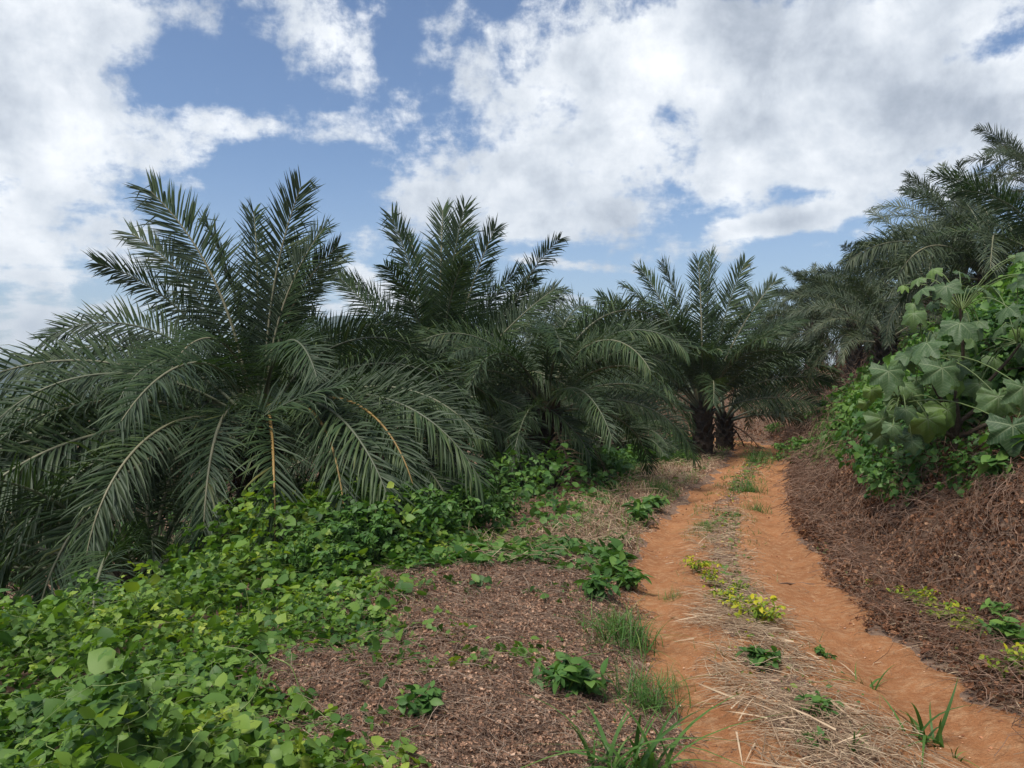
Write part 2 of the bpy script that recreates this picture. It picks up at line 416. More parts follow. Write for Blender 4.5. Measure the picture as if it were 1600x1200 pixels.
# --- dry leaf litter, left verge and right bank
KB = np.array([(-.2, 2.0), (-.35, 2.8), (-.75, 3.5), (-1.35, 4.3), (-1.35, 5.2), (-1.2, 6), (-1.15, 7), (-.6, 8.3), (.2, 9.3), (.9, 10.8), (1.5, 13), (2.5, 16), (3.2, 19), (4.9, 22.5), (6.4, 26.5), (7.6, 30), (7.9, 33)])
def kudzu_side(x, y):      # >0 to the left of the vine boundary
    bx = np.interp(y, KB[:, 1], KB[:, 0])
    return bx-x+(fbm(x*1.3, y*1.3, 3, 41)-.5)*1.1+(fbm(x*4, y*4, 3, 42)-.5)*.9
def grow(y): return np.clip(y/6.0, 1, 4)

def mk_litter(nm, n, box, maskf, mats, label, cat, base, twigs, ypow, lift=.03, tw=1.0):
    x, y, z, d, e, t = sample(n, *box, maskf, ypow)
    N = tnormal(x, y); g = grow(y); parts = []
    idx = rng.integers(0, 3, len(x)); rr = np.clip(rng.beta(2, 2.4, len(x))+.4*(fbm(x*.9, y*.9, 2, 61)-.5), 0, 1)
    for s in range(3):
        m = idx == s; k = m.sum()
        M = align(rot_frames(rng.uniform(0, 6.28, k), rng.normal(0, .45, k), rng.normal(0, .45, k)), N[m])
        v, f = tmpl_dead(s+5)
        P = np.stack([x[m], y[m], z[m]+lift*rng.random(k)**1.6*g[m]**.7], 1)
        parts.append(inst(v, f, P, M, (base*rng.uniform(.5, 1.6, k)*g[m]**.6), rr[m]))
    o = stuff(nm, parts, [mats[0]], label, cat, smooth=False)
    x, y, z, d, e, t = sample(twigs, *box, maskf, ypow)
    N = tnormal(x, y); k = len(x); g = grow(y)
    M = align(rot_frames(rng.uniform(0, 6.28, k), rng.normal(0, .22, k), rng.uniform(-.4, .4, k)), N)
    P = np.stack([x, y, z+rng.uniform(.005, lift*1.6, k)*g], 1)
    pr = strands(P, M, rng.uniform(.08, .38, k)*tw*g**.5, rng.uniform(.0010, .0028, k)*g, bend=.5)
    return o, pr
nb = lambda x, y, sd, f=1.5: fbm(x*f, y*f, 3, sd)
def m_left(x, y, z, d, e, t):
    return ((d < -1.0+.25*sst(9, 6.5, y)-.3*(nb(x, y, 3, 3)-.5))*(e > -1)*(kudzu_side(x, y) < .5))*sst(12, 7, y)*1.0
o, tw1 = mk_litter('leaf_litter', 120000, (-2.6, 2.2, 2.4, 12), m_left, [M_litter],
    'dry brown leaf litter spread over the verge left of the track', 'leaf litter', .024, 34000, 1.2)
stuff('dry_twigs', tw1, [M_twig], 'tangle of thin dry vine stems on the left litter patch', 'twigs')
def m_right(x, y, z, d, e, t):
    g = sst(.95, 1.35, d+(nb(x, y, 8)-.5)*.5)
    gre = sst(4.6, 6.5, t+(nb(x, y, 9)-.5)*1.5)
    return g*(1-gre*.7)*(x < .78*y+1.2)
o, tw2 = mk_litter('dead_vine_litter', 210000, (None, (.9, 7.5), 2.0, 44), m_right, [M_bank],
    'dead reddish brown vine leaves covering the bank right of the track', 'dead vines', .035, 60000, 1.5, lift=.15, tw=1.5)
stuff('dead_vine_stems', tw2, [M_vstem], 'matted dead vine stems hanging over the right bank', 'dead stems')
# thin litter everywhere else on the open ground
def m_any(x, y, z, d, e, t): return (np.abs(d) < 1.2)*.16+sst(.45, .15, np.abs(d)+(nb(x, y, 88, 2)-.5)*.4)*.9+(d < -.9)*(e > -1)*sst(6, 10, y)*.8
o, tw3 = mk_litter('track_litter', 42000, (None, (-3.2, 1.4), 2.6, 34), m_any, [M_litter],
    'scattered dry leaf bits along the track and its verge', 'litter', .022, 3500, 1.2, lift=.02)
stuff('track_twigs', tw3, [M_straw], 'scattered straw bits lying on the orange track', 'straw')

stuff('track_straw', strands(*(lambda q: (np.stack([q[0], q[1], q[2]+.02], 1), align(rot_frames(rng.uniform(0, 6.28, len(q[0])), 0*q[0], 0*q[0]), tnormal(q[0], q[1]))))(Q := sample(2600, None, (-1.2, 1.4), 2.6, 12, lambda x, y, z, d, e, t: .3+.7*(nb(x, y, 93, 1.5) > .52))), rng.uniform(.02, .16, len(Q[0])), rng.uniform(.0008, .0022, len(Q[0])), bend=.15), [M_straw], 'short straw bits pressed into the orange wheel ruts', 'straw bits')
x, y, z, d, e, t = sample(5200, 0.8, 4.2, 2.6, 11, lambda x, y, z, d, e, t: np.maximum(sst(.6, .2, np.abs(d+.06))*(.25+.75*sst(7.5, 5.2, y)), .5*sst(.4, .1, np.abs(d-1.38)))*(nb(x, y, 14, 2.5) > .4), 1.2)
bv, bf = tmpl_leaf(.035, .1, .12, 4, .8)
stuff('dead_grass_blades', [inst(bv, bf, np.stack([x, y, z+.03+rng.uniform(0, .06, len(x))], 1), align(rot_frames(2.2+rng.normal(0, .9, len(x)), rng.normal(0, .2, len(x)), rng.normal(0, .5, len(x))), tnormal(x, y)), rng.uniform(.08, .30, len(x)))], [M_straw], 'flattened dead grass blades on the straw between the ruts', 'dead grass')
# --- straw
def straw(nm, n, box, maskf, label, lift, Lr, rad, yaw=None, ypow=None, mt=None, pit=.16):
    x, y, z, d, e, t = sample(n, *box, maskf, ypow)
    N = tnormal(x, y); k = len(x)
    yw = rng.uniform(0, 6.28, k) if yaw is None else yaw+rng.normal(0, .7, k)+3*(fbm(x*1.2, y*1.2, 2, 77)-.5)
    M = align(rot_frames(yw, rng.normal(0, pit, k), rng.uniform(-1, 1, k)), N)
    P = np.stack([x, y, z+.015+rng.uniform(0, lift, k)], 1); g = grow(y)**.7
    stuff(nm, strands(P, M, rng.uniform(*Lr, k), rng.uniform(*rad, k)*g, bend=.13, rnd=np.clip(rng.beta(2, 1.8, k), 0, 1)), [mt or M_straw], label, 'dry straw')
straw('straw_strip', 46000, (0.9, 4.4, 2.6, 13), lambda x, y, z, d, e, t: sst(.50, .2, np.abs(d+.06+.25*(nb(x, y, 12)-.5)))*(sst(7.2, 5.2, y+(nb(x, y, 13)-.5)*2)+.22*sst(14, 9, y))*(.35+.65*(nb(x, y, 14, 2.5) > .42)),
      'pale dry straw heaped between the wheel ruts close to the viewer', .085, (.05, .30), (.0011, .0032), yaw=2.2)
straw('straw_edge', 5000, (2.6, 5.0, 3.2, 7.5), lambda x, y, z, d, e, t: sst(.34, .1, np.abs(d-1.38)), 'dry straw along the right edge of the track', .06, (.07, .4), (.0013, .0034), yaw=2.0)
straw('dry_grass_mat', 15000, (-1.0, 7.4, 7.5, 26), lambda x, y, z, d, e, t: (d < -1.0)*(e > -.2)*sst(.35, -.3, kudzu_side(x, y))*(.25+.75*sst(.42, .6, nb(x, y, 15, .8))),
      'bleached flattened grass on the left verge beside the track', .12, (.12, .5), (.0014, .003), yaw=2.4, ypow=.8, pit=.3)

x, y, z, d, e, t = sample(5200, None, (-1.15, 1.35), 2.6, 16, lambda x, y, z, d, e, t: .5+.5*(nb(x, y, 91, 2) > .5), 1.4)
pv, pf = blades = (np.array([(1, 0, 0), (-1, 0, 0), (0, 1, 0), (0, -1, 0), (0, 0, .7), (0, 0, -.7), (.6, .6, .3), (-.6, .5, .4)], float), np.array([(0, 6, 4), (6, 2, 4), (2, 7, 4), (7, 1, 4), (1, 3, 4), (3, 0, 4), (0, 2, 6), (2, 1, 7)]))
sz = .0035+.012*rng.random(len(x))**4
M_peb = leaf_mat('soil_clod', [(0, (.25, .10, .05)), (.6, (.48, .23, .12)), (1, (.60, .42, .28))], rough=.95, trans=0, spec=.1)
M_bankclod = soil_mat('bank_earth', (.24, .11, .065), (.15, .07, .045), (.32, .17, .10), 6, .8, 40)
stuff('soil_clods', [inst(pv, pf, np.stack([x, y, z+.022], 1), rot_frames(rng.uniform(0, 6.3, len(x)), 0*x, 0*x), sz*grow(y)**.5)], [M_peb], 'small clods and grit of orange soil on the wheel ruts', 'soil grit', smooth=False)
x, y, z, d, e, t = sample(5200, None, (1.1, 5.5), 2.6, 34, lambda x, y, z, d, e, t: sst(.42, .62, nb(x, y, 95, 1.7)), 1.4)
sz = (.012+.05*rng.random(len(x))**3)*grow(y)**.4
stuff('earth_clods', [inst(pv, pf, np.stack([x, y, z+.05], 1), rot_frames(rng.uniform(0, 6.3, len(x)), rng.normal(0, .5, len(x)), 0*x), sz)], [M_bankclod], 'red brown clods of earth showing through the dead growth of the right bank', 'earth clods', smooth=False)
# --- kudzu and other green cover
def leaves(nm, n, box, maskf, height, tmpl, size, mats, label, cat, ypow=None, tilt=.58, rb=(2, 2), under=.45, gr=1.0):
    x, y, z, d, e, t = sample(n, *box, maskf, ypow)
    k = len(x); g = grow(y)**gr
    hh = height(x, y, e, t)
    u = rng.random(k)**under
    P = np.stack([x, y, z+hh*u+rng.normal(0, .025, k)], 1)
    M = rot_frames(rng.uniform(0, 6.28, k), rng.normal(.12, tilt, k), rng.normal(0, tilt, k))
    N = tnormal(x, y, .3); M = align(M, N)
    r = np.clip(rng.beta(*rb, k)*.75+.55*(fbm(x*1.1, y*1.1, 3, 71)-.42)+.2*u-.05, 0, 1)  # leaves low in the cover are coloured darker, shade painted in for depth
    parts = []; idx = rng.integers(0, len(tmpl), k)
    for s, (v, f) in enumerate(tmpl):
        m = idx == s
        parts.append(inst(v, f, P[m], M[m], size*(.45+1.25*rng.beta(1.6, 2.4, m.sum()))*g[m], r[m]))
    return stuff(nm, parts, mats, label, cat)
def m_k1(x, y, z, d, e, t): return sst(-.35, .2, kudzu_side(x, y))*(e > -3.2)*(y > 1.2)
hk = lambda x, y, e, t: (.05+1.0*fbm(x*1.5, y*1.5, 3, 33)**2.6*sst(0, 1.3, kudzu_side(x, y))+.40*sst(6.2, 8.5, y)*sst(.2, 1.0, kudzu_side(x, y)))*sst(-.5, .8, kudzu_side(x, y))+.04
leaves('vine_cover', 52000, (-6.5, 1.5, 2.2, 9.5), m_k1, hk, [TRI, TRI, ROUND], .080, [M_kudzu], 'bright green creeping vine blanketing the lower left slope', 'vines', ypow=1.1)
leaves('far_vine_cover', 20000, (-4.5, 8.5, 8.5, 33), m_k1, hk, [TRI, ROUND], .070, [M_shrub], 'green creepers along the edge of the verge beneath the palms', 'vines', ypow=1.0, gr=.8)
leaves('vine_strip', 4600, (-1.6, 1.9, 6.9, 9.6), lambda x, y, z, d, e, t: (d < -1.1)*sst(.55, .2, np.abs(y-8.1-.25*x+(nb(x, y, 52)-.5)*1.2)/1.3)*.9, lambda x, y, e, t: .10+0*x, [TRI, ROUND], .085, [M_shrub],
       'strip of dark green creeper leaves crossing the litter patch', 'vines', rb=(2, 3))
leaves('sprouting_creeper', 1800, (-1.4, 1.2, 2.8, 7), lambda x, y, z, d, e, t: (d < -1.2)*(nb(x, y, 53, 1.2) > .55)*1.0, lambda x, y, e, t: .05+0*x, [TRI, OVAL], .075, [M_kudzu], 'few green sprouts poking through the leaf litter', 'sprouts')
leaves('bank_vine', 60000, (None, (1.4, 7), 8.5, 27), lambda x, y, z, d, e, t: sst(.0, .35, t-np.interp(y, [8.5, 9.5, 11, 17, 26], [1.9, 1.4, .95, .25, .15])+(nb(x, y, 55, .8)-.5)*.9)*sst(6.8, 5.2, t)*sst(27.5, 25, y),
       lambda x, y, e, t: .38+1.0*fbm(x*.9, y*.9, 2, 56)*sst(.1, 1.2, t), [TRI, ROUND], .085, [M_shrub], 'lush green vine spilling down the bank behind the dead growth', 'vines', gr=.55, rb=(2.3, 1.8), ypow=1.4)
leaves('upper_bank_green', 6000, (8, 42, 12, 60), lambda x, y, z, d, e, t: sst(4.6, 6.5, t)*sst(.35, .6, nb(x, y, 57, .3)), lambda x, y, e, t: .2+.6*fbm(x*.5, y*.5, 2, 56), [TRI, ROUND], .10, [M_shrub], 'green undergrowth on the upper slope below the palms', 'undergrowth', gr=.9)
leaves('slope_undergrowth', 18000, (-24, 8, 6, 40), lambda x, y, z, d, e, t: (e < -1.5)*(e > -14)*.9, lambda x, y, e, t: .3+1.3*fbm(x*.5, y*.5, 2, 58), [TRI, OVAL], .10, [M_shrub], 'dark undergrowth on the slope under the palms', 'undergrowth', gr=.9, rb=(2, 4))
leaves('track_weeds', 9000, (None, (-1.4, 1.5), 6.2, 36), lambda x, y, z, d, e, t: (np.maximum(sst(.34, .12, np.abs(d)), sst(.16, .03, np.abs(np.abs(d)-1.22)))*sst(.5, .62, nb(x, y, 59, 1.1))*sst(6, 9, y)), lambda x, y, e, t: .05+.0*x, [TRI, OVAL], .045, [M_grass],
       'low green weeds growing between the distant wheel ruts', 'weeds', gr=.8)

x, y, z, d, e, t = sample(2600, -5.5, 1.4, 2.2, 8, lambda x, y, z, d, e, t: sst(-.7, .2, kudzu_side(x, y))*(e > -1.5), 1.1)
k = len(x); stuff('vine_runners', strands(np.stack([x, y, z+hk(x, y, e, t)*rng.uniform(.5, 1.12, k)], 1), align(rot_frames(rng.uniform(0, 6.28, k), rng.normal(0, .35, k), 0*x), tnormal(x, y, .3)), rng.uniform(.15, .6, k), rng.uniform(.0012, .0024, k), bend=.7, k=7), [M_stem], 'thin pale runners threading the green creeper', 'vine runners')
# grass fuzz on verge (uncountable)
def blades_tmpl(k=4, bend=.5):
    xs = np.linspace(0, 1, k+1); v = []
    for x in xs:
        w = .5*(1-x**1.6); z = np.sin(x*1.1)*(1-.25*bend*x); xx = bend*x*x
        v += [(xx, -w, z), (xx, w, z)]
    f = [(2*i, 2*i+2, 2*i+3, 2*i+1) for i in range(k)]
    return np.array(v), np.array(f)
def grass_field(nm, n, box, maskf, hh, w, mt, label, ypow=1.0):
    x, y, z, d, e, t = sample(n, *box, maskf, ypow); k = len(x); g = grow(y)
    parts = []; idx = rng.integers(0, 3, k)
    for s, bd in enumerate((.3, .6, 1.0)):
        m = idx == s; v, f = blades_tmpl(4, bd)
        M = rot_frames(rng.uniform(0, 6.28, m.sum()), rng.normal(0, .3, m.sum()), rng.normal(0, .3, m.sum()))
        L = rng.uniform(.4, 1.2, m.sum())*hh
        parts.append(inst(v, f, np.stack([x[m], y[m], z[m]], 1), M, np.stack([L, np.full(m.sum(), w)*g[m], L], 1)))
    stuff(nm, parts, [mt], label, 'grass')
grass_field('verge_grass', 16000, (-1, 8.5, 8, 30), lambda x, y, z, d, e, t: (d < -.95)*(e > -.5)*sst(.4, .55, nb(x, y, 65, .9))*sst(.6, -.2, kudzu_side(x, y)), .22, .006, M_grass, 'green grass growing through the verge left of the track')
grass_field('dry_verge_grass', 9000, (-1, 8.5, 8.5, 30), lambda x, y, z, d, e, t: (d < -1.0)*(e > -.5)*sst(.6, -.2, kudzu_side(x, y))*.8, .26, .005, M_straw, 'bleached upright grass on the left verge')
grass_field('strip_grass', 9000, (None, (-.5, .5), 3.0, 34), lambda x, y, z, d, e, t: sst(.48, .6, nb(x, y, 67, 1.3))*(.15+.85*sst(6, 10, y)), .13, .004, M_grass, 'short green grass along the middle of the track')
grass_field('litter_grass', 1500, (-1.2, 1.2, 3.0, 8.5), lambda x, y, z, d, e, t: (d < -1.0)*sst(.55, .68, nb(x, y, 68, 1.2)), .10, .003, M_grass, 'thin green grass growing through the leaf litter')
grass_field('toe_grass', 2600, (3, 14, 5.0, 36), lambda x, y, z, d, e, t: sst(.4, .1, np.abs(d-1.3))*sst(.45, .6, nb(x, y, 66, 1)), .11, .004, M_grass, 'short grass along the foot of the right bank')

# ------------------------------------------------------------------ palms
def tube(path, rad, sides=6, flat=1.0):
    path = np.asarray(path, float); n = len(path); rad = np.broadcast_to(rad, n)
    T = np.gradient(path, axis=0); T /= np.linalg.norm(T, axis=1, keepdims=True)
    ref = np.array([0, 1, 0.]) if abs(T[0, 1]) < .8 else np.array([1., 0, 0])
    A = np.cross(T, ref); A /= np.linalg.norm(A, axis=1, keepdims=True); B = np.cross(T, A)
    an = np.linspace(0, 2*pi, sides, endpoint=False)
    V = path[:, None]+(A[:, None]*np.cos(an)[None, :, None]*flat+B[:, None]*np.sin(an)[None, :, None])*rad[:, None, None]
    f = []
    for i in range(n-1):
        for j in range(sides):
            f.append((i*sides+j, i*sides+(j+1) % sides, (i+1)*sides+(j+1) % sides, (i+1)*sides+j))
    return V.reshape(-1, 3), np.array(f)
def frond(L, el0, droop, seed, pairs=56, p=1.5, side=0.0, ll=.86, lw=.040, lat_tw=0.0, dropy=1.0, dark=0.0, K=4):
    """returns (leaflet arrays, rachis arrays); frond grows along +x, z up"""
    r = np.random.default_rng(seed)
    n = 40; s = np.linspace(0, 1, n)
    th = np.radians(el0-droop*s**p); sy = np.radians(side*s**1.5)
    ds = L/(n-1)
    X = np.concatenate([[0], np.cumsum(np.cos(th)*np.cos(sy))[:-1]])*ds
    Y = np.concatenate([[0], np.cumsum(np.cos(th)*np.sin(sy))[:-1]])*ds
    Z = np.concatenate([[0], np.cumsum(np.sin(th))[:-1]])*ds
    C = np.stack([X, Y, Z], 1)
    rv = tube(C, .036*L/4.5*(1-s)**.8*(1+1.0*np.exp(-s*14))+.006, 6, .8)
    q = np.repeat(np.linspace(.17, .995, pairs), 2); q = np.clip(q+r.normal(0, .004, len(q)), .15, 1)
    sg = np.tile([1, -1], pairs).astype(float); m = len(q)
    P = np.stack([np.interp(q, s, C[:, i]) for i in range(3)], 1)
    Tn = np.gradient(C, axis=0); Tn /= np.linalg.norm(Tn, axis=1, keepdims=True)
    T = np.stack([np.interp(q, s, Tn[:, i]) for i in range(3)], 1); T /= np.linalg.norm(T, axis=1, keepdims=True)
    Sd = np.cross(T, np.array([0, 0, 1.])); nn = np.linalg.norm(Sd, axis=1, keepdims=True)
    Sd = np.where(nn > .05, Sd/np.maximum(nn, 1e-4), np.array([[0, -1., 0]]))
    ro = lat_tw*sst(-.1, .45, q)
    N = np.cross(Sd, T)
    Sr = Sd*np.cos(ro)[:, None]+N*np.sin(ro)[:, None]; Nr = np.cross(Sr, T)
    ang = np.radians(np.interp(q, [0, .2, .6, 1], [74, 68, 56, 26])+r.normal(0, 5, m))
    clump = r.normal(0, 1, m//6+1).repeat(6)[:m]
    phi = np.radians(r.choice([-16, 8, 34], m)*(.35+.6*min(dropy, 1))+r.normal(0, 6, m)+clump*5)
    D = np.cos(ang)[:, None]*T+np.sin(ang)[:, None]*(sg[:, None]*np.cos(phi)[:, None]*Sr+np.sin(phi)[:, None]*Nr)
    prof = np.interp(q, [0, .17, .3, .55, .8, .95, 1], [.2, .35, .85, 1, .88, .70, .52])
    ln = ll*L/4.5*prof*r.uniform(.8, 1.12, m)
    gq = dropy*r.gamma(1.8, .25, m)*(1+.3*clump).clip(.3, 3)
    kink = (r.random(m) < .07+.15*dropy)*r.uniform(.8, 2.2, m)
    pts = [P]; d = D; W0 = T-np.sum(T*D, 1, keepdims=True)*D; W0 /= np.linalg.norm(W0, axis=1, keepdims=True)+1e-6
    Ws = [W0]; 
    for k in range(K):
        pts.append(pts[-1]+d*(ln/K)[:, None])
        g = gq*(k+1)/K*.9+(kink if k == 1 else 0)
        d = d+np.array([0, 0, -1.])*g[:, None]; d /= np.linalg.norm(d, axis=1, keepdims=True)
        w = T-np.sum(T*d, 1, keepdims=True)*d; Ws.append(w/(np.linalg.norm(w, axis=1, keepdims=True)+1e-6))
    wp = {4: [.5, 1, .95, .62, .0], 3: [.55, 1, .75, 0], 2: [.6, .9, 0]}[K]
    V = []
    for k in range(K+1):
        w = Ws[k]*(lw*L/4.5*.5*wp[k]*r.uniform(.8, 1.2, m))[:, None]
        dd = pts[min(k+1, K)]-pts[max(k-1, 0)]; nu = np.cross(dd, Ws[k]); nu /= np.linalg.norm(nu, axis=1, keepdims=True)+1e-9
        c = pts[k]+nu*(lw*.28*wp[k])
        V += [pts[k]-w, c, pts[k]+w]
    V = np.stack(V, 1)                    # m, 3(K+1), 3
    f = []
    for k in range(K):
        a = 3*k; f += [(a, a+3, a+4, a+1), (a+1, a+4, a+5, a+2)]
    Fc = (np.array(f)[None]+(np.arange(m)*3*(K+1))[:, None, None]).reshape(-1, 4)
    rd = np.clip(r.beta(2, 3, m)*.8+.12*clump*.5+.08-dark, 0, 1)
    return (V.reshape(-1, 3), Fc, np.repeat(rd, 3*(K+1))), rv
def frond_meshes(name, mats, **kw):
    lf, rv = frond(**kw)
    r2 = np.random.default_rng(kw['seed']).random()
    return mesh(name, lf[0], lf[1], [mats[0]], lf[2]), mesh('rachis', rv[0], rv[1], [mats[1]], np.full(len(rv[0]), r2))
def trunk_mesh(h, rad, seed, below=.6):
    r = np.random.default_rng(seed)
    n = 14; zz = np.linspace(-below, h, n)
    rr = rad*(1+.25*np.exp(-(zz+below)/.4)+.12*np.sin(zz*5)); rr[-1] *= .6
    v, f = tube(np.stack([0*zz, 0*zz, zz], 1), rr, 12)
    V = [v]; Fs = [f]; o = len(v)
    box = np.array([(0, -1, -1), (0, 1, -1), (0, 1, 1), (0, -1, 1), (1, -.5, -.35), (1, .5, -.35), (1, .5, .35), (1, -.5, .35)], float)
    bf = np.array([(0, 1, 5, 4), (1, 2, 6, 5), (2, 3, 7, 6), (3, 0, 4, 7), (4, 5, 6, 7)])
    k = 0; z = -.1
    while z < h:
        a = k*2.39996; up = r.uniform(.7, 1.15); ln = r.uniform(.14, .32)
        b = box*np.array([ln, .085, .05])
        c, s_ = cos(up), sin(up)
        b = np.stack([b[:, 0]*c-b[:, 2]*s_+rad*.86, b[:, 1], b[:, 0]*s_+b[:, 2]*c], 1)
        ca, sa = cos(a), sin(a)
        b = np.stack([b[:, 0]*ca-b[:, 1]*sa, b[:, 0]*sa+b[:, 1]*ca, b[:, 2]+z], 1)
        V.append(b); Fs.append(bf+o); o += 8; k += 1; z += .028
    return mesh('trunk', np.concatenate(V), np.concatenate(Fs), [M_trunk], smooth=False)
SH = {}
def shared_frond(i, far):
    i = int(i)
    if (i, far) not in SH:
        f = (i % 9)/8; ms = (M_palmfar, M_rachis) if far else (M_palm, M_rachis)
        SH[(i, far)] = frond_meshes('frond', ms, L=4.5, el0=86-78*f**.9, droop=32+70*f**.8, seed=500+i, ll=.74, pairs=106 if not far else 78, K=3,
                                    side=(-1)**i*12, lat_tw=(-1)**(i//2)*(.35+.5*((i*7) % 5)/5), dropy=.7+1.1*f, lw=.030 if not far else .038)
    return SH[(i, far)]
def palm(label, px, Y, crown_py, L, specs=(), nr=26, seed=1, uniq=False, far=False, trunk_r=.26, fr=(0, 1), group=None, dead=3, zb=None, tint=None, azr=None, fruit=0):
    r = np.random.default_rng(seed)
    x = ux(px, Y); zb = H1(x, Y) if zb is None else zb; zc = vz(crown_py, Y); h = max(zc-zb, .5)
    root = thing('oil_palm', (x, Y, zb), label, 'palm tree', group)
    obj('trunk', trunk_mesh(h, trunk_r, seed), root)
    def place(ms, az, el, sc=1.0, low=0.0):
        ro = trunk_r*(.25+.65*(1-max(min(el, 90), 0)/90))
        o = obj('frond', ms[0], root, (ro*cos(az), ro*sin(az), h-low), az)
        c = obj('rachis', ms[1], o)
        if sc != 1: o.scale = (sc, sc, sc)
        return o
    for j, sp in enumerate(specs):
        az, el, dr, l = sp[:4]; kw = sp[4] if len(sp) > 4 else {}
        kw = dict(kw); orange = kw.pop('orange', False); low = kw.pop('low', max(0, (40-el))*.010)
        mt = (M_palmfar if far else M_palm, M_rachis_y if orange else M_rachis)
        ms = frond_meshes('frond', mt, L=l, el0=el, droop=dr, seed=seed*97+j, **{**dict(ll=.74, pairs=124, dropy=.30+.85*max(0, (62-el))/60, side=r.uniform(-10, 10), lat_tw=(1 if r.random() < .5 else -1)*(.25+.95*abs(cos(R(az))))*r.uniform(.7, 1.1), lw=.030), **kw})
        o = place(ms, R(az), el, low=low)
    for j in range(nr):
        f = fr[0]+(fr[1]-fr[0])*((j+.5)/nr); az = j*2.39996+r.uniform(-.25, .25)+seed
        if azr is not None: az = R(r.uniform(*azr))
        i = int(round(f*8))+9*int(r.integers(0, 2))
        el = 86-78*f**.9
        place(shared_frond(i, far), az, el, L/4.5*r.uniform(.86, 1.06), low=max(0, f-.5)*.7*min(h, 2)*.5)
    for j in range(dead):
        ms = shared_dead(j); o = place(ms, r.uniform(0, 6.28), 0, L/4.5*r.uniform(.6, .8), low=min(.5, h*.3))
        tag(o, 'withered brown frond hanging down')
    for j in range(fruit):
        a = R(-90+r.uniform(-70, 70)); o = obj('fruit_bunch', fruit_mesh(j), root, ((trunk_r+.12)*cos(a), (trunk_r+.12)*sin(a), h-.15-.1*j))
    return root
DD = {}
def shared_dead(j):
    if j not in DD:
        DD[j] = frond_meshes('frond', (M_dead, M_dead), L=4.5, el0=-10, droop=72, seed=900+j, pairs=40, K=2, dropy=2.4, p=.6, lw=.035)
    return DD[j]
def fruit_mesh(j):
    r = np.random.default_rng(j+40); v = r.normal(0, 1, (90, 3)); v /= np.linalg.norm(v, axis=1, keepdims=True)
    c = v*np.array([.13, .13, .17]); ico = np.array([(1, 0, 0), (-1, 0, 0), (0, 1, 0), (0, -1, 0), (0, 0, 1), (0, 0, -1)])*.028
    f = np.array([(0, 2, 4), (2, 1, 4), (1, 3, 4), (3, 0, 4), (2, 0, 5), (1, 2, 5), (3, 1, 5), (0, 3, 5)])
    I = np.repeat(np.eye(3)[None], 90, 0); V, Fc, _ = inst(ico, f, c, I, np.ones(90))
    return mesh('fruit_bunch', V, Fc, [M_fruit])

G1 = 'oil palms on the slope left of the track'; G2 = 'oil palms on the hillside right of the track'
O = dict(orange=True)
# P1 big left palm
palm('largest oil palm, at the far left, its fronds filling the left third of the view', 405, 11.5, 655, 4.4, [
    (178, 80, 38, 3.9, dict(side=0, lat_tw=1.15, ll=.86)), (10, 89, 20, 3.6, dict(side=0, ll=.86)), (4, 84, 44, 2.9), (176, 64, 50, 3.5, dict(lat_tw=-1.1)),
    (192, 48, 88, 3.4, dict(side=0)), (110, 84, 30, 3.6), (60, 86, 30, 3.0), (0, 86, 36, 3.1), (150, 82, 34, 3.4), (30, 80, 40, 2.9),
    (180, 17, 44, 4.7, dict(dropy=1.2)), (192, 10, 36, 4.4, dict(dropy=1.4)), (200, 4, 42, 4.6, dict(dropy=1.3)), (168, 14, 40, 4.6, dict(dropy=1.2)),
    (214, 12, 62, 4.8, dict(dropy=1.1)), (228, 14, 84, 4.6), (243, 12, 92, 4.3), (258, 20, 98, 4.0), (277, 24, 100, 3.9),
    (292, 22, 96, 4.1, O), (306, 24, 92, 3.9, O), (318, 26, 88, 4.0, O), (333, 26, 84, 3.8), (345, 30, 82, 3.7), (358, 42, 96, 3.4, dict(dropy=.9)), (188, 58, 92, 3.5, dict(side=0, lat_tw=1.0)), (174, 72, 44, 3.6), (200, 36, 76, 4.0, dict(lat_tw=1.0)), (14, 66, 84, 2.8), (268, 62, 120, 3.0),
    (12, 28, 80, 3.5, dict(dropy=1.0)), (20, 46, 100, 3.0), (300, 56, 120, 3.4), (250, 52, 128, 3.2), (40, 26, 80, 3.8), (222, 36, 100, 3.8),
    (352, 60, 100, 3.0), (205, -4, 52, 4.3)], nr=16, seed=11, group=G1, fr=(.6, 1))
palm('low oil palm squatting in shade below the largest left palm', 225, 9.6, 900, 3.6, [
    (110, 70, 60, 3.0), (150, 55, 70, 3.0), (60, 60, 70, 3.0), (190, 30, 60, 3.2), (20, 40, 70, 3.0), (175, 46, 80, 3.2), (300, 50, 90, 2.2)], nr=8, seed=12, group=G1, fr=(.2, .8), dead=0, trunk_r=.2)
palm('tall upright oil palm in the centre behind the arching ones', 686, 17.5, 640, 4.8, [
    (178, 84, 18, 4.6, dict(side=0)), (90, 88, 14, 4.8), (0, 89, 14, 4.7, dict(side=0)), (8, 80, 16, 4.4, dict(side=0)), (176, 62, 22, 3.9), (182, 50, 76, 3.4),
    (4, 62, 18, 3.7), (356, 56, 22, 3.8), (60, 84, 24, 4.5), (120, 80, 30, 4.7), (270, 88, 120, 3.0), (250, 74, 60, 4.0), (285, 76, 60, 4.0), (160, 70, 40, 3.9), (20, 72, 30, 3.9)],
    nr=18, seed=13, group=G1, fr=(.5, 1), fruit=2)
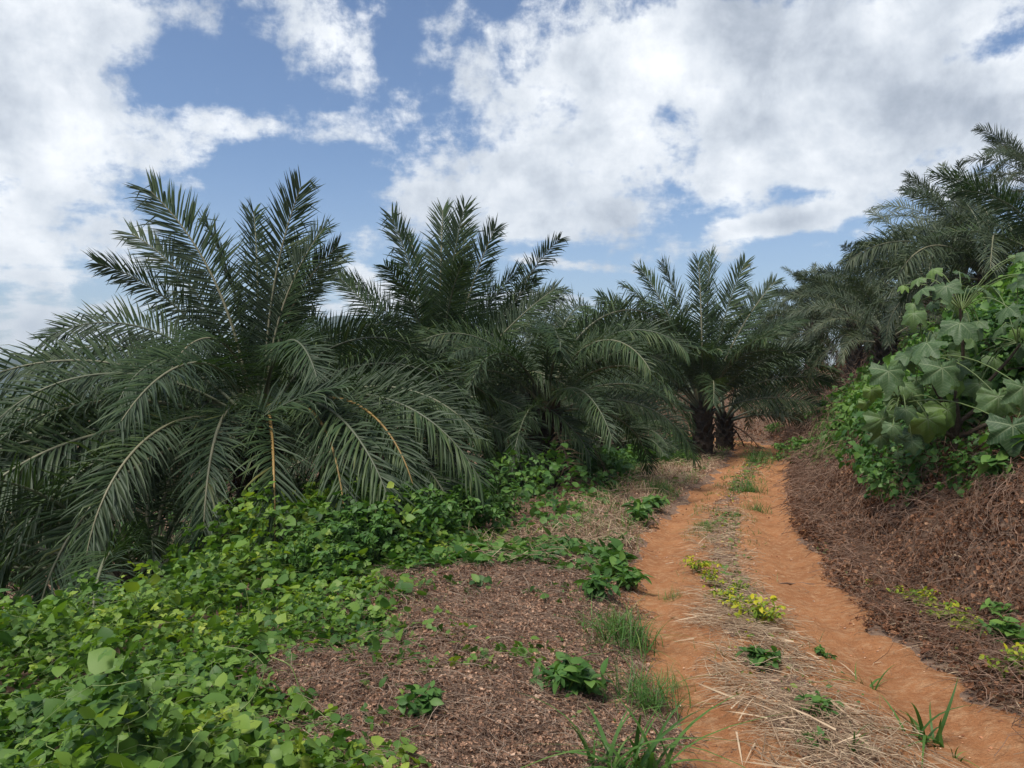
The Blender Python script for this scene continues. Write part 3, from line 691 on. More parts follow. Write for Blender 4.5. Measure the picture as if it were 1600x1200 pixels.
palm('domed oil palm with drooping fronds right of the centre', 852, 15.5, 622, 3.35, [
    (20, 72, 120, 4.0, dict(dropy=1.5)), (60, 74, 110, 4.0, dict(dropy=1.5)), (330, 60, 112, 3.5, dict(dropy=1.5)), (350, 50, 105, 3.0, dict(dropy=1.5)), (300, 50, 105, 3.6, dict(dropy=1.5)),
    (210, 55, 105, 3.6, dict(dropy=1.4)), (180, 50, 95, 3.6, dict(dropy=1.4)), (240, 44, 105, 3.4, dict(dropy=1.4)), (0, 64, 115, 3.3, dict(dropy=1.5)), (270, 60, 115, 3.4), (40, 55, 100, 4.0), (150, 60, 90, 3.8)],
    nr=20, seed=14, group=G1, fr=(.4, 1))
palm('oil palm with low hanging fronds between the domed palm and the trackside palm', 955, 24, 685, 2.7, [
    (350, 40, 95, 2.5, dict(dropy=1.5)), (200, 40, 90, 3.0), (180, 20, 60, 3.2, dict(dropy=1.5)), (300, 34, 90, 2.6), (230, 30, 80, 2.8), (30, 40, 90, 2.4)], nr=16, seed=15, group=G1, fr=(.4, 1))
palm('round crowned oil palm whose trunk stands at the left edge of the track', 1098, 25.0, 636, 4.6, [
    (172, 76, 22, 5.0, dict(side=0)), (150, 82, 18, 5.0), (90, 90, 12, 4.9), (60, 84, 14, 5.3), (10, 80, 16, 5.0, dict(side=0)), (0, 70, 24, 4.8),
    (180, 60, 30, 4.9), (178, 48, 34, 4.8), (182, 36, 30, 4.8), (4, 58, 40, 4.4), (0, 46, 50, 4.2), (356, 34, 56, 4.2, dict(dropy=1.0)), (350, 22, 56, 4.0), (186, 24, 40, 4.6),
    (270, 84, 115, 3.2), (290, 76, 70, 4.0), (240, 72, 70, 4.0), (255, 60, 80, 3.8), (300, 60, 80, 3.8), (330, 52, 70, 4.2), (210, 54, 66, 4.2)],
    nr=12, seed=16, group=G1, fr=(.15, .6), dead=0, trunk_r=.30)
palm('darker oil palm just behind the trackside palm', 1132, 29.5, 650, 4.6, [
    (5, 56, 60, 3.6), (0, 40, 66, 3.8), (352, 26, 62, 4.0, dict(dropy=1.3)), (340, 20, 60, 3.8)], nr=12, seed=17, group=G1, fr=(.1, .9), far=True, trunk_r=.3)
# more on the left
for px_, Y_, cy_, L_, sd_, lab_ in [
    (700, 25, 650, 4.6, 41, 'shaded oil palm deep between the tall central palm and the domed palm'),
    (565, 21, 655, 4.2, 42, 'oil palm in deep shade right behind the largest palm'),
    (860, 29, 640, 4.2, 43, 'oil palm half hidden directly behind the domed palm'),
    (945, 32, 640, 3.8, 44, 'small dark oil palm left of the trackside palm, farther down'),
    (400, 20, 700, 4.2, 45, 'oil palm seen through the lower fronds of the largest palm'),
    (130, 19, 790, 4.0, 46, 'oil palm behind the left sweeping fronds of the largest palm'),
    ]:
    palm(lab_, px_, Y_, cy_, L_, nr=26, seed=sd_, group=G1, fr=(.25, 1), far=Y_ > 24)
palm('pale oil palm glimpsed between the largest palm and the tall central one', 520, 26, 650, 3.8, nr=26, seed=18, group=G1, fr=(.2, 1), far=True)
palm('oil palm whose fronds arch out below the tall central one', 610, 15.0, 680, 3.6, [(200, 46, 90, 3.6), (150, 50, 80, 3.6), (20, 40, 90, 3.4), (340, 40, 90, 3.2), (80, 60, 90, 3.4)], nr=14, seed=19, group=G1, fr=(.5, 1))
palm('small pale oil palm peeking over the gap left of the domed palm', 775, 27, 560, 4.6, nr=24, seed=20, group=G1, fr=(.1, .9), far=True)
palm('distant oil palm low behind the left fronds of the largest palm', 300, 34, 710, 4, nr=22, seed=21, group=G1, far=True)
palm('dim oil palm farthest down the slope behind the centre palms', 900, 38, 600, 5, nr=22, seed=22, group=G1, far=True)
palm('hazy oil palm behind the crown of the low hanging palm', 1010, 42, 590, 5, nr=22, seed=23, group=G1, far=True)
palm('oil palm at the lower left corner of the grove, cut by the picture edge', -90, 13, 790, 3.8, nr=22, seed=24, group=G1, fr=(.5, 1))
# right hillside
palm('small oil palm over the bend of the track', 1195, 48, 545, 4.2, nr=26, seed=31, group=G2, far=True)
palm('slender oil palm with a bare trunk beyond the bend', 1278, 44, 490, 3.2, [(175, 60, 90, 3.0), (90, 88, 20, 3), (10, 60, 60, 3.0)], nr=20, seed=32, group=G2, far=True, trunk_r=.28)
palm('oil palm low on the hillside with drooping brownish fronds', 1362, 33, 478, 3.9, [(178, 40, 70, 3.2, dict(dropy=1.5)), (200, 30, 60, 3.6, dict(dropy=1.5)), (186, 62, 80, 3.0)], nr=20, seed=33, group=G2, fr=(.2, 1), far=True)
palm('leaning oil palm halfway up the right hillside', 1450, 26, 440, 3.1, [(176, 60, 84, 2.8), (180, 46, 80, 2.9, dict(dropy=1.4)), (192, 34, 70, 3.4, dict(dropy=1.5)), (205, 26, 72, 3.4, dict(dropy=1.5))], nr=16, seed=34, group=G2, fr=(.15, 1), far=True)
palm('largest hillside oil palm above the broad leaved shrub', 1548, 19.0, 425, 3.7, [
    (176, 66, 50, 2.9), (184, 50, 80, 2.8, dict(dropy=.8)), (90, 80, 60, 2.8), (60, 72, 60, 2.8), (5, 60, 80, 3.2), (196, 30, 70, 4.2, dict(dropy=1.5)), (215, 24, 72, 4.6, dict(dropy=1.5)),
    (240, 30, 90, 4.2, dict(dropy=1.4)), (270, 30, 90, 4.0, dict(dropy=1.4)), (300, 30, 90, 4.2, dict(dropy=1.4)), (330, 34, 80, 4.2)], nr=14, seed=35, group=G2, fr=(.3, 1), far=True)
palm('topmost oil palm cut by the right picture edge', 1628, 34, 290, 3.8, [(186, 62, 80, 3.2), (170, 70, 60, 3.2)], nr=24, seed=36, group=G2, fr=(.1, 1), far=True)
palm('oil palm behind the largest hillside palm', 1500, 34, 375, 4.2, nr=26, seed=37, group=G2, far=True)
palm('oil palm at the right picture edge below the topmost one', 1665, 17, 420, 3.4, nr=22, seed=38, group=G2, fr=(.2, 1))

for px_, Y_, cy_, L_, sd_, lab_ in [
    (1268, 38, 512, 3.3, 56, 'fuller oil palm standing just right of the bend under the slender one'),
    (1335, 31, 500, 3.2, 57, 'dark layered oil palm on the slope between the bend and the drooping palm'),
    (1235, 56, 520, 4.2, 51, 'faint small oil palm left of the slender bare trunked one'),
    (1325, 50, 500, 4.2, 52, 'oil palm in the gap between the slender palm and the drooping one'),
    (1420, 44, 440, 4.2, 53, 'oil palm whose tips show behind the leaning hillside palm'),
    (1385, 22, 520, 2.6, 54, 'low young oil palm on the brown slope under the leaning palm'),
    ]:
    palm(lab_, px_, Y_, cy_, L_, nr=24, seed=sd_, group=G2, fr=(.2, 1), far=True)

# ------------------------------------------------------------------ shrubs and weeds
def plant_mesh(nst, h, spread, nl, tmpl, size, seed, mats, stem_r=.004, curve=.5, tilt=.5, lo=.15, rb=(2, 2)):
    """returns stems mesh, leaves mesh of one bushy plant with leaves along curved stems"""
    r = np.random.default_rng(seed); SV = []; SF = []; o = 0; P = []; A = []
    for i in range(nst):
        a = r.uniform(0, 6.28); sp = spread*r.uniform(.1, 1)**.6; hh = h*r.uniform(.6, 1.05)*(1-.35*(sp/spread)**2)
        t = np.linspace(0, 1, 6)
        pa = np.stack([cos(a)*sp*t**1.3, sin(a)*sp*t**1.3, hh*np.sin(t*pi/2)**1.0-curve*.3*hh*t**4], 1)+r.normal(0, .012*h/.5, (6, 3))*t[:, None]
        v, f = tube(pa, np.linspace(stem_r, stem_r*.4, 6), 4); SV.append(v); SF.append(f+o); o += len(v)
        q = r.uniform(lo, 1, nl)**.8
        P.append(np.stack([np.interp(q, t, pa[:, k]) for k in range(3)], 1)); A.append(r.uniform(0, 6.28, nl))
    P = np.concatenate(P); A = np.concatenate(A); n = len(P)
    M = rot_frames(A, r.normal(.15, tilt, n), r.normal(0, tilt, n))
    v, f = tmpl
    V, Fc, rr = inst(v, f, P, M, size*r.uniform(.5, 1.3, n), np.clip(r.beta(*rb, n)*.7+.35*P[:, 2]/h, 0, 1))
    SV = np.concatenate(SV)
    return mesh('stems', SV, np.concatenate(SF), [M_stem], np.full(len(SV), .3)), mesh('leaves', V, Fc, mats, rr)
def plant(name, x, y, label, cat, ms, group=None, rz=0, sc=1.0, dz=-.01):
    dd_ = float(sdist(CL, np.array([x]), np.array([y]))[0][0])
    if name != 'shrub' and dd_ > 1.25: dz = .07
    root = thing(name, (x, y, H1(x, y)+dz), label, cat, group)
    s = obj('stem', ms[0], root); l = obj('foliage', ms[1], root)
    root.rotation_euler[2] = rz; root.scale = (sc, sc, sc)
    return root
def gpt(px, py, zoff=0.0):
    """ground point seen at a pixel: march along the ray"""
    dx = (px-800)/F; dz = (HY-py)/F
    Y = np.concatenate([np.linspace(2, 20, 900), np.linspace(20, 60, 400)])
    z = terr(dx*Y, Y)+zoff; k = np.argmax(EYE+dz*Y < z)
    return dx*Y[k], Y[k]
bush = [plant_mesh(75, .85, .75, 36, OVAL, .075, 60+i, [M_shrub]) for i in range(3)]
GB = 'leafy shrubs along the verge edge'
for i, (px, Y, lab, sc) in enumerate([
    (570, 7.9, 'leafy green shrub at the lower end of the row under the left palm', .95), (640, 8.6, 'widest leafy shrub on the verge edge, left of the centre', 1.1),
    (715, 9.6, 'leafy green shrub just left of the dry grass mounds', 1.0), (775, 11, 'small shrub under the long frond tip near the centre', .75),
    (905, 16.5, 'bushy shrub against the dark trunk of the domed palm', 1.15), (960, 18.5, 'low shrub between the domed palm and the verge grass', .8),
    (495, 7.4, 'shrub leaning into the shade of the largest palm', .8), (1070, 23, 'small shrub at the foot of the trackside palm', .7),
    (1262, 20, 'upright bright green bush on the bank above the bend', 1.3), (1300, 27, 'round green bush under the slender palm', 1.3), (1215, 33, 'small bush on the far bank at the bend', .8)]):
    plant('shrub', ux(px, Y), Y, lab, 'shrub', bush[i % 3], GB, rz=i*1.3, sc=sc, dz=-.12)
# yellow-green weed clumps
yw = [plant_mesh(17, .24, .24, 11, OVAL, .043, 80+i, [M_yell], .002, rb=(2, 1.4)) for i in range(3)]
GY_ = 'yellow tinged weeds on the track'
for i, (px, py, lab, sc) in enumerate([
    (1090, 885, 'yellow green weed clump farthest up the middle strip', 1.0), (1112, 905, 'small yellow weed beside the farthest middle clump', .8), (1135, 935, 'thin yellow weed halfway along the middle strip', .9),
    (1165, 950, 'yellow flowering weed left of the largest middle clump', .9), (1192, 972, 'largest yellow green weed clump on the middle strip', 1.15), (1155, 915, 'lone bright yellow sprig lying right of the middle strip', .6),
    (1415, 945, 'yellow weed clump at the head of the right edge row', .8), (1447, 962, 'second yellow weed clump of the right edge row', .9), (1482, 985, 'fullest yellow weed clump of the right edge row', 1.0),
    (1520, 1000, 'last yellow weed clump of the right edge row before the straw', .7), (1592, 1070, 'yellow weed clump cut by the right picture edge', .9), (1362, 920, 'tiny yellow sprig at the foot of the right bank', .4)]):
    x, y = gpt(px, py+12); plant('yellow_weed', x, y, lab, 'weed', yw[i % 3], GY_, rz=i*1.1, sc=sc)
# broad weeds
bw = [plant_mesh(14, .26, .20, 9, OVAL, .095, 90+i, [M_shrub], .0025) for i in range(3)]
GW = 'green broadleaf weeds beside the ruts'
for i, (px, py, lab, sc) in enumerate([
    (903, 1090, 'dense dark green weed on the litter left of the near grass tufts', 1.0), (875, 1078, 'low green weed touching the dense dark one', .8), (1190, 1045, 'green weed standing in the straw near the left rut', .7),
    (1280, 1125, 'pale green seedling in the middle of the straw', .6), (1285, 1030, 'three leaved seedling behind the straw heap', .4), (1560, 985, 'bluish green weed on the right bank foot', .6),
    (1575, 1030, 'green weed among straw at the right track edge', .9), (960, 905, 'tall green weed at the left track edge beyond the grass tufts', 1.35), (985, 925, 'leafy weed leaning over the left rut', 1.1), (935, 940, 'leafy weed between the creeper strip and the rut', 1.1),
    (1000, 820, 'dark green weed cushion on the verge beside the narrow track', 1.6), (1020, 800, 'smaller weed cushion behind the dark one on the verge', 1.3), (660, 1120, 'lone leafy sprout in the litter near the bottom edge', .7),
    (1560, 770, 'yellowish green weed on top of the right bank', 1.4), (1590, 740, 'weed on the bank at the right picture edge', 1.5), (1270, 1170, 'pale seedling near the bottom edge in the straw', .4)]):
    x, y = gpt(px, py); plant('broadleaf_weed', x, y, lab, 'weed', bw[i % 3], GW, rz=i*.9, sc=sc)
leaves('weed_seedlings', 5200, (None, (-1.9, 1.9), 2.8, 12), lambda x, y, z, d, e, t: (np.maximum(sst(.45, .1, np.abs(d)), sst(.3, .05, np.abs(np.abs(d)-1.35)))*sst(.48, .64, nb(x, y, 97, 1.4))), lambda x, y, e, t: .05+0*x, [OVAL, TRI], .032, [M_grass], 'tiny green seedlings scattered through the straw and along the track edges', 'seedlings', gr=.5)
leaves('yellow_seedlings', 1500, (None, (-.5, 1.9), 4.5, 9.5), lambda x, y, z, d, e, t: (np.maximum(sst(.4, .1, np.abs(d)), sst(.25, .05, np.abs(d-1.4)))*sst(.46, .6, nb(x, y, 98, 1.6))), lambda x, y, e, t: .06+0*x, [OVAL], .038, [M_yell], 'loose yellow green sprigs around the yellow weed clumps', 'seedlings', gr=.5)
# grass tufts
def tuft(n, h, w, seed, spread=.06):
    r = np.random.default_rng(seed); parts = []
    for s, bd in enumerate((.35, .8, 1.4)):
        k = n//3+1; v, f = blades_tmpl(7, bd)
        M = rot_frames(r.uniform(0, 6.28, k), r.normal(.2, .25, k), r.normal(0, .2, k)); L = h*r.uniform(.4, 1.1, k)
        P = np.stack([r.normal(0, spread, k), r.normal(0, spread, k), np.zeros(k)], 1)
        parts.append(inst(v, f, P, M, np.stack([L, w*r.uniform(.6, 1.2, k), L], 1), r.beta(2, 2.5, k)))
    V, Fs, q = merge(parts); return mesh('grass_tuft', V, Fs, [M_grass], q)
tA = [tuft(190, .30, .007, 1, .09), tuft(140, .24, .006, 2, .08)]; tB = [tuft(44, .34, .017, 3, .05), tuft(12, .26, .014, 4, .03), tuft(5, .22, .013, 5, .01)]
GT = 'grass tufts around the ruts'
for px, py, ms, lab, sc in [
    (975, 1012, tA[0], 'fine bladed grass tuft at the left rut, the farther one', 1.0), (960, 985, tA[1], 'thin grass tuft just behind the farther fine one', .9), (1000, 1105, tA[0], 'fine bladed grass tuft at the left rut, the nearer one', .85), (1035, 1085, tA[1], 'small grass tuft leaning into the left rut', .6),
    (990, 1215, tB[0], 'broad bladed grass clump at the bottom edge left of the rut', 1.15), (935, 1205, tB[1], 'broad grass blades at the bottom edge beside the large clump', 1.0), (1460, 1165, tB[1], 'broad bladed grass tuft between straw and the right rut', 1.15), (1490, 1190, tB[2], 'few grass blades at the foot of the broad tuft near the right rut', .9),
    (1360, 1085, tB[1], 'small grass tuft at the far edge of the straw heap', .75), (1330, 1180, tB[2], 'single upright grass shoot in the straw near the bottom edge', .9), (1130, 1030, tB[2], 'thin grass shoot beside the left rut in the straw', .6),
    (1055, 940, tA[1], 'grass tuft at the left end of the yellow weeds', .5), (1180, 800, tA[1], 'grass tuft in the distant middle strip', .9), (1100, 830, tA[0], 'grass tuft where the distant left rut narrows', .6), (1030, 770, tA[0], 'grass tuft on the verge below the domed palm', 1.2), (1170, 770, tA[0], 'far grass tuft in the middle strip', 1.0), (1185, 725, tA[0], 'farthest grass tuft where the ruts meet the bend', 1.6)]:
    x, y = gpt(px, py); o = obj('grass_tuft', ms, loc=(x, y, H1(x, y)-.01), rz=px*.7); o.scale = (sc*1.35,)*3; tag(o, lab, 'grass tuft', GT)

# pale climbing tendrils rising from the vine
def tendril(px, py, pts, label):
    x, y = gpt(px, py, .2); z = H1(x, y)+.12
    P = np.array([(a, b, c) for a, b, c in pts], float); P = np.stack([np.interp(np.linspace(0, 1, 22), np.linspace(0, 1, len(P)), P[:, k]) for k in range(3)], 1)
    for _ in range(2): P[1:-1] = (P[:-2]+P[1:-1]*2+P[2:])/4
    v, f = tube(P, np.linspace(.0035, .0015, 22), 5)
    tag(obj('vine_tendril', mesh('vine_tendril', v, f, [M_stem], np.full(len(v), .95)), loc=(x, y, z)), label, 'tendril', 'pale vine tendrils in the left creeper')
tendril(215, 985, [(0, 0, -.1), (.02, 0, .15), (-.03, .0, .3), (.02, 0, .42), (.18, .02, .46)], 'hooked pale tendril standing up before the low dark palm')
tendril(345, 1110, [(0, 0, 0), (.15, 0, .12), (.22, 0, .28), (.14, 0, .36), (.0, 0, .38)], 'curling pale tendril in the middle of the green creeper')
tendril(440, 1100, [(-.05, 0, .3), (.05, 0, .26), (.1, 0, .1), (.2, -.02, .03), (.28, -.05, -.02)], 'pale tendril draping onto the litter patch')
tendril(220, 1075, [(-.1, 0, .15), (0, 0, .08), (.1, 0, .02), (.2, 0, -.02)], 'short pale tendril lying on creeper leaves')
tendril(385, 955, [(0, 0, -.1), (.02, 0, .1), (0, 0, .22), (-.04, 0, .3)], 'thin pale tendril at the creeper crest under the palm')
tendril(320, 905, [(.05, 0, -.2), (.06, 0, .05), (0, 0, .25), (-.12, 0, .38)], 'long thin tendril reaching up into the shaded fronds')
# fallen sticks
def stick(pts, rad, label, mt=M_twig, rv=.2):
    W = []
    for px, py in pts:
        x, y = gpt(px, py); W.append((x, y, H1(x, y)+rad+.012))
    W = np.array(W); o0 = W[0].copy(); W = W-o0
    W = np.stack([np.interp(np.linspace(0, 1, 18), np.linspace(0, 1, len(W)), W[:, k]) for k in range(3)], 1); W[:, 2] += np.random.default_rng(len(label)).normal(0, .004, 18)
    v, f = tube(W, np.linspace(rad, rad*.4, 18), 6)
    tag(obj('fallen_stick', mesh('fallen_stick', v, f, [mt], np.full(len(v), rv)), loc=o0), label, 'stick', 'dry sticks lying on the ground')
stick([(1205, 917), (1250, 914), (1310, 922), (1370, 934)], .009, 'long dark stick lying across the right rut')
stick([(1315, 965), (1350, 972), (1385, 980)], .005, 'short dark stick on the right rut below the long one')
stick([(1495, 1035), (1540, 1062), (1600, 1088)], .010, 'pale bent cane at the right edge of the track', M_straw, .6)
stick([(1440, 920), (1460, 945), (1480, 970)], .006, 'pale dry stalk behind the right row of yellow weeds', M_straw, .9)
stick([(1205, 1090), (1190, 1110), (1200, 1130)], .006, 'small crooked stick on the left rut beside the straw', M_twig, .7)
stick([(1475, 878), (1490, 873), (1505, 876)], .016, 'pale curled dead leaf stalk on the right bank', M_straw, .7)
stick([(1290, 850), (1330, 820), (1400, 800), (1440, 812)], .008, 'arched dead vine stem on the middle of the right bank', M_twig, .8)
stick([(1500, 870), (1560, 840), (1620, 850)], .009, 'dead vine stem high on the right bank near the picture edge', M_twig, .7)

# ------------------------------------------------------------------ broad-leaved tree and thicket at right
def big_leaf(seed, droop=.35, holes=False):
    """palmate three to five lobed leaf; petiole joins near the base, blade in xy, tip along +x, unit radius"""
    r = np.random.default_rng(seed); nr_, nt = 7, 56
    th = np.linspace(-pi*.94, pi*.94, nt)
    lob = [0, .95, -.95, 1.9, -1.9]; amp = [1.0, .92, .92, .72, .72]; rad = np.zeros(nt)+.36
    for l, a in zip(lob, amp): rad = np.maximum(rad, a*np.exp(-((th-l)/.46)**2*.7))
    rad = np.maximum(rad, .72*(np.abs(th) < 2.4)); rad *= 1+.035*np.sin(th*13+seed)+r.normal(0, .014, nt)
    V = []; uv = []
    vd = np.min([np.abs(th-l) for l in lob], 0)
    for i in range(nr_+1):
        q = i/nr_; rr = rad*q
        x = rr*np.cos(th); y = rr*np.sin(th)
        z = -droop*rr**2*1.0-.10*rr*(np.exp(-(vd/.18)**2))*1.0+.085*np.sin(th*4+seed*2)*q*q+.04*np.sin(th*9+seed)*q**3+.02*np.sin(rr*18+th*3)*q
        V.append(np.stack([x, y, z], 1)); uv.append(np.stack([vd*rr, rr, 0*rr], 1))
    V = np.concatenate(V); uv = np.concatenate(uv)
    f = []
    for i in range(nr_):
        for j in range(nt-1):
            a = i*nt+j; f.append((a, a+nt, a+nt+1, a+1))
    return V, np.array(f), uv
BL = []
for i in range(5):
    v, f, uv = big_leaf(i, .25+.14*i)
    BL.append(mesh('leaf', v, f, [M_big], np.full(len(v), .2+.17*i), uv=uv))
bx, by = ux(1500, 8.4), 8.4; bz = H1(bx, by)
tree = thing('broadleaf_tree', (bx, by, bz), 'shrubby tree with huge lobed grey green leaves on the right bank', 'tree')
lf = [  # px, py, dist, size m, facing (tilt), yaw in picture
    (1388, 580, 7.7, .30, 62, 258, 0), (1472, 575, 7.4, .34, 66, 262, 0), (1448, 536, 7.6, .30, 34, 200, 1), (1500, 505, 7.8, .30, 40, 235, 1), (1478, 447, 8.0, .24, 50, 250, 0),
    (1440, 452, 8.1, .20, 30, 200, 2), (1535, 450, 8.2, .26, 30, 340, 1), (1428, 490, 8.0, .20, 60, 230, 3), (1575, 480, 7.8, .26, 34, 200, 1), (1560, 620, 7.4, .30, 72, 250, 2),
    (1582, 665, 6.9, .34, 70, 255, 0), (1598, 605, 7.0, .30, 66, 275, 1), (1378, 655, 7.8, .26, 82, 268, 3), (1362, 610, 7.9, .16, 84, 245, 4), (1400, 650, 8.0, .24, 78, 280, 3),
    (1450, 655, 8.0, .30, 80, 262, 4), (1480, 640, 8.1, .32, 76, 280, 3), (1425, 610, 8.2, .26, 70, 262, 3), (1415, 640, 7.9, .18, 55, 262, 2), (1395, 665, 7.7, .16, 60, 250, 2),
    (1520, 530, 8.1, .24, 50, 300, 2), (1410, 560, 8.3, .24, 50, 215, 3), (1500, 590, 8.0, .22, 60, 300, 3), (1555, 560, 8.6, .22, 40, 250, 2), (1530, 600, 8.3, .24, 64, 240, 3),
    (1595, 540, 8.2, .22, 50, 200, 2), (1606, 395, 7.6, .18, 40, 230, 1), (1612, 430, 7.6, .2, 50, 230, 1), (1490, 470, 8.4, .2, 40, 300, 3), (1620, 700, 7.0, .3, 70, 250, 2),
    (1425, 690, 8.0, .16, 62, 255, 2), (1505, 555, 8.3, .24, 58, 262, 2)]
hub = np.array([.0, .1, .3])
crown = []
rr_ = np.random.default_rng(5)
lf += [(p_+rr_.uniform(-38, 38), q_+rr_.uniform(-30, 34), Y_+rr_.uniform(.1, .7), s_*rr_.uniform(.5, .8), t_+rr_.uniform(-14, 14), w_+rr_.uniform(-40, 40), int(rr_.integers(0, 5))) for (p_, q_, Y_, s_, t_, w_, v_) in lf+lf]
from mathutils import Matrix, Vector
for i, (px, py, Y, sz, tl, yw_, var) in enumerate(lf):
    p = np.array([ux(px, Y)-bx, Y-by, vz(py, Y)-bz])
    Rm = Matrix.Rotation(R(yw_), 4, 'Z') @ Matrix.Rotation(R(tl), 4, 'Y') @ Matrix.Rotation(R(rr_.uniform(-18, 18)), 4, 'X')
    o = obj('leaf', BL[var], tree); o.matrix_local = Matrix.Translation(Vector(p)) @ Rm @ Matrix.Scale(sz*.8, 4)
    crown.append(p)
crown = np.array(crown)
nodes_ = [np.array([-.55, -.3, 1.2]), np.array([-.1, -.2, 1.7]), np.array([.5, -.2, 1.35]), np.array([-.75, -.2, .7]), np.array([.55, -.5, .75])]
SV = []; SF = []; o_ = 0
for nd in nodes_:
    pa = np.stack([np.linspace(hub[k], nd[k], 7) for k in range(3)], 1)+rr_.normal(0, .02, (7, 3)); pa[0] = hub
    v, f = tube(pa, np.linspace(.03, .014, 7), 6); SV.append(v); SF.append(f+o_); o_ += len(v)
v, f = tube([(0, .15, -.3), (.02, .12, 0), hub], [.05, .045, .032], 8); SV.append(v); SF.append(f+o_); o_ += len(v)
obj('trunk', mesh('trunk', np.concatenate(SV), np.concatenate(SF), [M_bark]), tree)
SV = []; SF = []; o_ = 0
for p in crown:
    nd = min(nodes_, key=lambda n: np.linalg.norm(n-p)); t = np.linspace(0, 1, 8)[:, None]
    pa = nd*(1-t)+p*t; pa[:, 2] += .12*np.sin(t[:, 0]*pi); v, f = tube(pa, .006, 5); SV.append(v); SF.append(f+o_); o_ += len(v)
sv = np.concatenate(SV); obj('leaf_stalks', mesh('leaf_stalks', sv, np.concatenate(SF), [M_stem], np.full(len(sv), .3)), tree)
# vine-smothered thicket: leaves over a lumpy mound with stems inside
def thicket(label, c, rad, n, size, seed, tmpl=(ROUND, TRI), mt=None, name='vine_thicket', rb=(2, 2)):
    r = np.random.default_rng(seed)
    v = r.normal(0, 1, (n, 3)); v /= np.linalg.norm(v, axis=1, keepdims=True); v = v[v[:, 2] > -.35]; n = len(v)
    lump = 1+.42*(fbm(v[:, 0]*2.3+seed, v[:, 1]*2.3+v[:, 2]*1.7, 3, seed)-.5)*2
    P = v*np.array(rad)*lump[:, None]*(r.uniform(.0, 1, n)**.22)[:, None]
    yaw = np.arctan2(v[:, 1], v[:, 0])+r.normal(0, .8, n)
    M = rot_frames(yaw, r.normal(.75, .4, n)*np.sqrt(np.clip(1-v[:, 2]**2, 0, 1))+r.normal(0, .3, n), r.normal(0, .45, n))
    z0 = H1(c[0], c[1]); root = thing(name, (c[0], c[1], z0), label, 'thicket')
    parts = []; ii = r.integers(0, len(tmpl), n); off = np.array([0, 0, c[2]-z0])
    for s, (tv, tf) in enumerate(tmpl):
        m = ii == s; parts.append(inst(tv, tf, (P+off)[m], M[m], size*r.uniform(.5, 1.3, m.sum()), np.clip(r.beta(*rb, m.sum())*.8+.3*(fbm(P[m, 0]*2, P[m, 2]*2, 2, 3)-.5), 0, 1)))
    V, Fs, q = merge(parts); obj('foliage', mesh('foliage', V, Fs, [mt or M_shrub], q), root)
    SV = []; SF = []; o = 0
    for k in range(34):
        d = r.normal(0, 1, 3); d[2] = abs(d[2]); d /= np.linalg.norm(d); e = d*np.array(rad)*.9+off
        pa = np.array([[e[0]*.2, e[1]*.2, -.1], [e[0]*.5, e[1]*.5, e[2]*.55], e]); pa = np.stack([np.interp(np.linspace(0, 2, 9), [0, 1, 2], pa[:, j]) for j in range(3)], 1)+r.normal(0, .02, (9, 3))
        v_, f_ = tube(pa, np.linspace(.014, .005, 9), 5); SV.append(v_); SF.append(f_+o); o += len(v_)
    obj('stems', mesh('stems', np.concatenate(SV), np.concatenate(SF), [M_bark]), root)
thicket('tall thicket smothered in round vine leaves behind the broad leaved tree', (ux(1560, 9.2), 9.2, 1.45), (1.1, .7, 1.15), 5200, .10, 3)
thicket('vine covered thicket continuing past the right picture edge', (ux(1690, 8.6), 8.6, 1.5), (1.1, .8, 1.3), 3000, .10, 6)
thicket('small vine hump at the top of the dead bank beside the broad leaved tree', (ux(1575, 8.0), 8.0, .75), (.7, .5, .45), 1300, .085, 12)
thicket('low vine hump between the broad leaved tree and the bank vines', (ux(1430, 10.2), 10.2, .75), (.8, .8, .75), 2400, .10, 4)

thicket('dense vine tangle at the foot of the broad leaved tree', (ux(1500, 8.9), 8.9, .55), (1.25, .6, .7), 3200, .09, 8)
# ------------------------------------------------------------------ distant wood
def blob(seed):
    r = np.random.default_rng(seed)
    n1, n2 = 8, 5; V = []
    for i in range(n2+1):
        ph = pi*i/n2
        for j in range(n1):
            a = 2*pi*j/n1; k = r.uniform(.75, 1.15); V.append((k*sin(ph)*cos(a), k*sin(ph)*sin(a), k*cos(ph)*.85))
    f = [(i*n1+j, (i+1)*n1+j, (i+1)*n1+(j+1) % n1, i*n1+(j+1) % n1) for i in range(n2) for j in range(n1)]
    return np.array(V), np.array(f)
n = 14000; th = rng.uniform(R(50), R(140), n); rd = 150*(700/150)**rng.random(n)
x = rd*np.cos(th); y = rd*np.sin(th); k = (x < 60+0*y); x = x[k]; y = y[k]; rd = rd[k]; z = terr(x, y); n = len(x)
parts = []; ii = rng.integers(0, 3, n)
for s in range(3):
    m = ii == s; v, f = blob(s); sz = rng.uniform(1.6, 4.2, m.sum())*(.7+rd[m]/700)
    parts.append(inst(v, f, np.stack([x[m], y[m], z[m]+sz*.5], 1), rot_frames(rng.uniform(0, 6.28, m.sum()), 0*sz, 0*sz), np.stack([sz, sz, sz], 1)))
stuff('distant_forest', parts, [M_forest], 'distant woodland canopy across the valley', 'forest')

